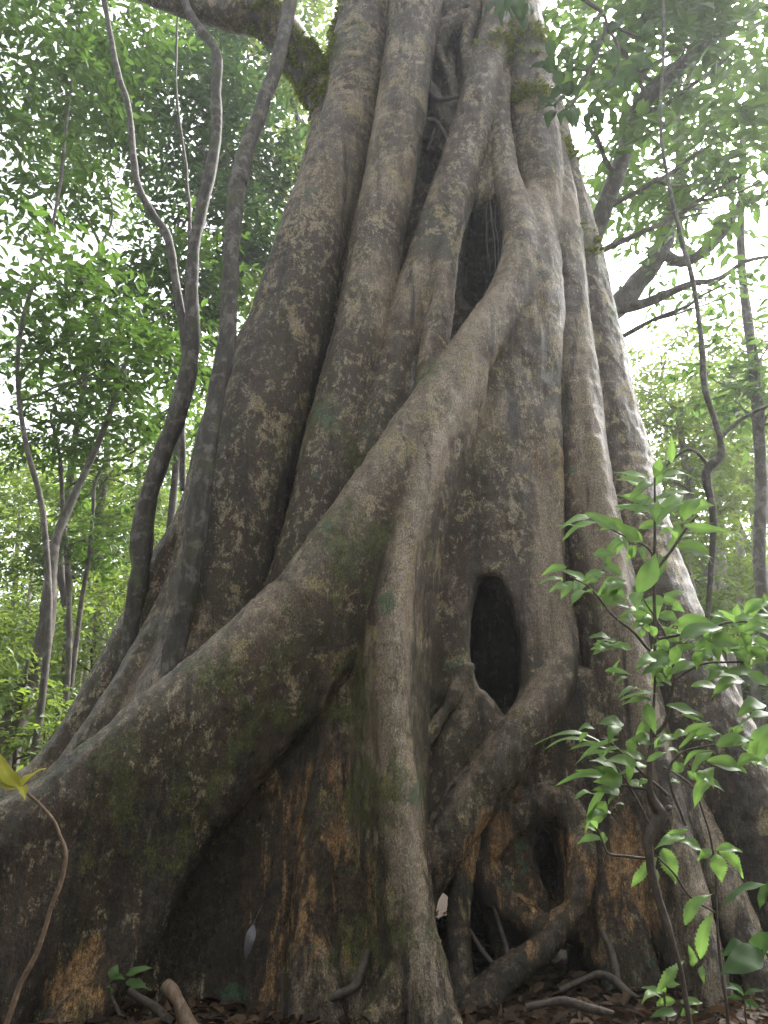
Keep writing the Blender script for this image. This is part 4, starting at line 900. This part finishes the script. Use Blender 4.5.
# thin hanging liana with a kink, right
stem('liana', 'thin dark liana with a kinked knot hanging at the right of the fig', 'vine',
     [[W(*p) for p in [(704, 640, 6.2, 2.8), (709, 600, 6.2, 2.8), (713, 520, 6.2, 3.2), (706, 482, 6.2, 4.6), (708, 468, 6.2, 5), (720, 455, 6.2, 4.6), (719, 435, 6.2, 3), (706, 390, 6.2, 3), (700, 330, 6.25, 2.6), (690, 270, 6.3, 2.4), (672, 200, 6.4, 2.0), (660, 120, 6.6, 1.7), (664, 40, 6.8, 1.5), (660, -80, 7.0, 1.4)]],
      [W(*p) for p in [(719, 440, 6.2, 2), (740, 420, 6.2, 1.6), (780, 400, 6.2, 1.4)]], [W(*p) for p in [(712, 470, 6.2, 2), (690, 450, 6.3, 1.6), (660, 470, 6.4, 1.2)]]], M['stem'])
# bent twig with the yellow leaf, bottom left
plant('dry_twig', 'bent pale twig with one yellow leaf at the lower left edge', 'twig', 3.6, at(0, 1030, 3.6),
      [[(*at(p[0], p[1], 3.6), p[2] * mpp(p[0], p[1], 3.6)) for p in [(-10, 1060, 4), (10, 1015, 4), (40, 945, 3.6), (62, 880, 3.2), (66, 855, 3), (52, 815, 2.6), (30, 797, 2.2), (22, 785, 1.6)]]], [], M['leaf_yellow'], M['dry_twig'], 37) if False else None
rt = empty('dry_twig', at(-10, 1060, 3.6), 'bent pale twig with one yellow leaf at the lower left edge', 'twig')
A = Acc(); C_ = catmull(np.array([(*at(p[0], p[1], 3.6), p[2] * mpp(p[0], p[1], 3.6)) for p in [(-14, 1075, 3.2), (8, 1020, 3.2), (20, 985, 2.8), (38, 950, 2.8), (52, 905, 2.4), (60, 885, 2.6), (66, 855, 2.2), (60, 836, 1.8), (52, 818, 1.9), (34, 799, 1.5), (22, 790, 1.2)]]), 40)
A.tube(C_[:, :3], C_[:, 3], 8, .25); A.build('stem', M['dry_twig'], rt)
rg = np.random.default_rng(3)
Vv, q, tn = blade_leaves(rg, [(at(20, 787, 3.6), at(-6, 752, 3.55), 15 * mpp(20, 780, 3.6), .7), (at(21, 788, 3.6), at(-8, 772, 3.58), 20 * mpp(20, 780, 3.6), .5), (at(21, 788, 3.6), at(47, 767, 3.54), 17 * mpp(20, 780, 3.6), .9), (at(20, 787, 3.6), at(24, 800, 3.5), 12 * mpp(20, 780, 3.6), .8)])
mesh_np('leaf', Vv, q, M['leaf_yellow'], rt, True, {'tone': tn})
# green seedling at the foot of the great root
def zE(X, Y): return X / 3.491, 900 + Y / 3.491
zE.k = 3.491
plant('seedling', 'tiny dark green seedling growing at the foot of the great diagonal root', 'seedling', 4.85, at(*zE(400, 380), 4.85),
      [tw(zE, 4.85, (420, 400, 4), (385, 320, 3), (390, 285, 3), (440, 275, 2.5))], [(zE, 388, 280, 412, 222, 36), (zE, 390, 270, 438, 275, 24), (zE, 438, 262, 535, 240, 32), (zE, 440, 285, 518, 312, 42), (zE, 385, 330, 372, 300, 28)], M['leaf_near'], M['twig'], 38, tone=(.2, .5), spread=.03)
for pts, lab_ in [(((165, 985, 4.85, 7), (175, 1000, 4.82, 8), (188, 1022, 4.78, 9), (196, 1040, 4.7, 8)), 'short broken brown stick leaning up from the litter at the lower left'),
                  (((525, 1006, 5.0, 3), (560, 1002, 4.95, 4), (615, 1012, 4.85, 3)), 'mossy brown stick lying below the ring-shaped root')]:
    C_ = catmull(np.array(px_chain(pts)), 20); C_[:, :3] += .02 * np.stack([vnoise(C_[:, :3] * 7 + 11 * j, 6) for j in range(3)], 1)
    rt = empty('fallen_stick', C_[0, :3], lab_, 'stick'); A = Acc(); A.tube(C_[:, :3], C_[:, 3] * (1 + .25 * vnoise(C_[:, :3] * 12, 5)), 9, .3); A.build('stick', M['dry_twig'] if 'short' in lab_ else M['twig'], rt)
# dead leaf caught on the dark wall
rt = empty('hanging_leaf', at(250, 925, 5.1), 'grey dead leaf hanging by a thread before the dark recess', 'leaf')
A = Acc(); C_ = catmull(np.array([(*at(p[0], p[1], p[2]), .0015) for p in [(262, 905, 5.45), (256, 918, 5.2), (253, 926, 5.12)]]), 12)
A.tube(C_[:, :3], C_[:, 3], 5); A.build('thread', M['dry_twig'], rt)
Vv, q, tn = blade_leaves(rg, [(at(254, 924, 5.12), at(246, 960, 5.1), 11 * mpp(250, 940, 5.1), 1.0)])
m, nt, out = mat_new('grey_dead_leaf'); p = N(nt, 'ShaderNodeBsdfPrincipled', i_Roughness=.35); p.inputs['Base Color'].default_value = (.075, .07, .075, 1); nt.links.new(p.outputs[0], out.inputs[0])
mesh_np('leaf', Vv, q, m, rt, True, {'tone': tn})

# ------------------------------------------------------------------ light
w = bpy.data.worlds.new('World'); sc.world = w; w.use_nodes = True
nt = w.node_tree; bg = nt.nodes['Background']
sky = nt.nodes.new('ShaderNodeTexSky'); sky.sky_type = 'NISHITA'; sky.sun_disc = False
SUN_EL, SUN_AZ = R(48), R(44)      # azimuth clockwise from +Y (north, the way the camera looks)
sky.sun_elevation = SUN_EL; sky.sun_rotation = SUN_AZ; sky.dust_density = 6; sky.air_density = 1.0; sky.ozone_density = 1.0
hs = nt.nodes.new('ShaderNodeHueSaturation'); hs.inputs['Saturation'].default_value = 0.2
nt.links.new(sky.outputs[0], hs.inputs['Color']); nt.links.new(hs.outputs[0], bg.inputs[0]); bg.inputs[1].default_value = 0.15
sl = bpy.data.lights.new('sun', 'SUN'); sl.energy = 1.5; sl.angle = R(20); sl.color = (1.0, 0.96, 0.90)
so = bpy.data.objects.new('sun', sl); COL.objects.link(so)
dirv = Vector((math.sin(SUN_AZ) * math.cos(SUN_EL), math.cos(SUN_AZ) * math.cos(SUN_EL), math.sin(SUN_EL)))
so.rotation_euler = dirv.to_track_quat('Z', 'Y').to_euler()

# thin humid air, also added to imitate lens veil and glow
HZ = True
if HZ:
    x0, x1, y0, y1, z0, z1 = -60, 60, -12, 60, -1.2, 24
    Vh = np.array([(x, y, z) for x in (x0, x1) for y in (y0, y1) for z in (z0, z1)], float)
    qh = np.array([(0, 1, 3, 2), (4, 6, 7, 5), (0, 4, 5, 1), (2, 3, 7, 6), (0, 2, 6, 4), (1, 5, 7, 3)])
    m, nt, out = mat_new('haze_veil')
    pv = N(nt, 'ShaderNodeVolumePrincipled'); pv.inputs['Color'].default_value = (.92, .95, .97, 1); pv.inputs['Density'].default_value = 0.0021; pv.inputs['Anisotropy'].default_value = 0.6
    nt.links.new(pv.outputs[0], out.inputs['Volume'])
    tag(mesh_np('haze', Vh, qh, m, None, False), kind='stuff')
sc.view_settings.view_transform = 'Standard'; sc.view_settings.look = 'None'; sc.view_settings.gamma = 1
sc.view_settings.use_curve_mapping = False
sc.view_settings.exposure = 2.12
sc.cycles.use_denoising = True; sc.cycles.max_bounces = 6; sc.cycles.diffuse_bounces = 3; sc.cycles.glossy_bounces = 2
sc.cycles.transmission_bounces = 3; sc.cycles.transparent_max_bounces = 4; sc.cycles.volume_bounces = 0
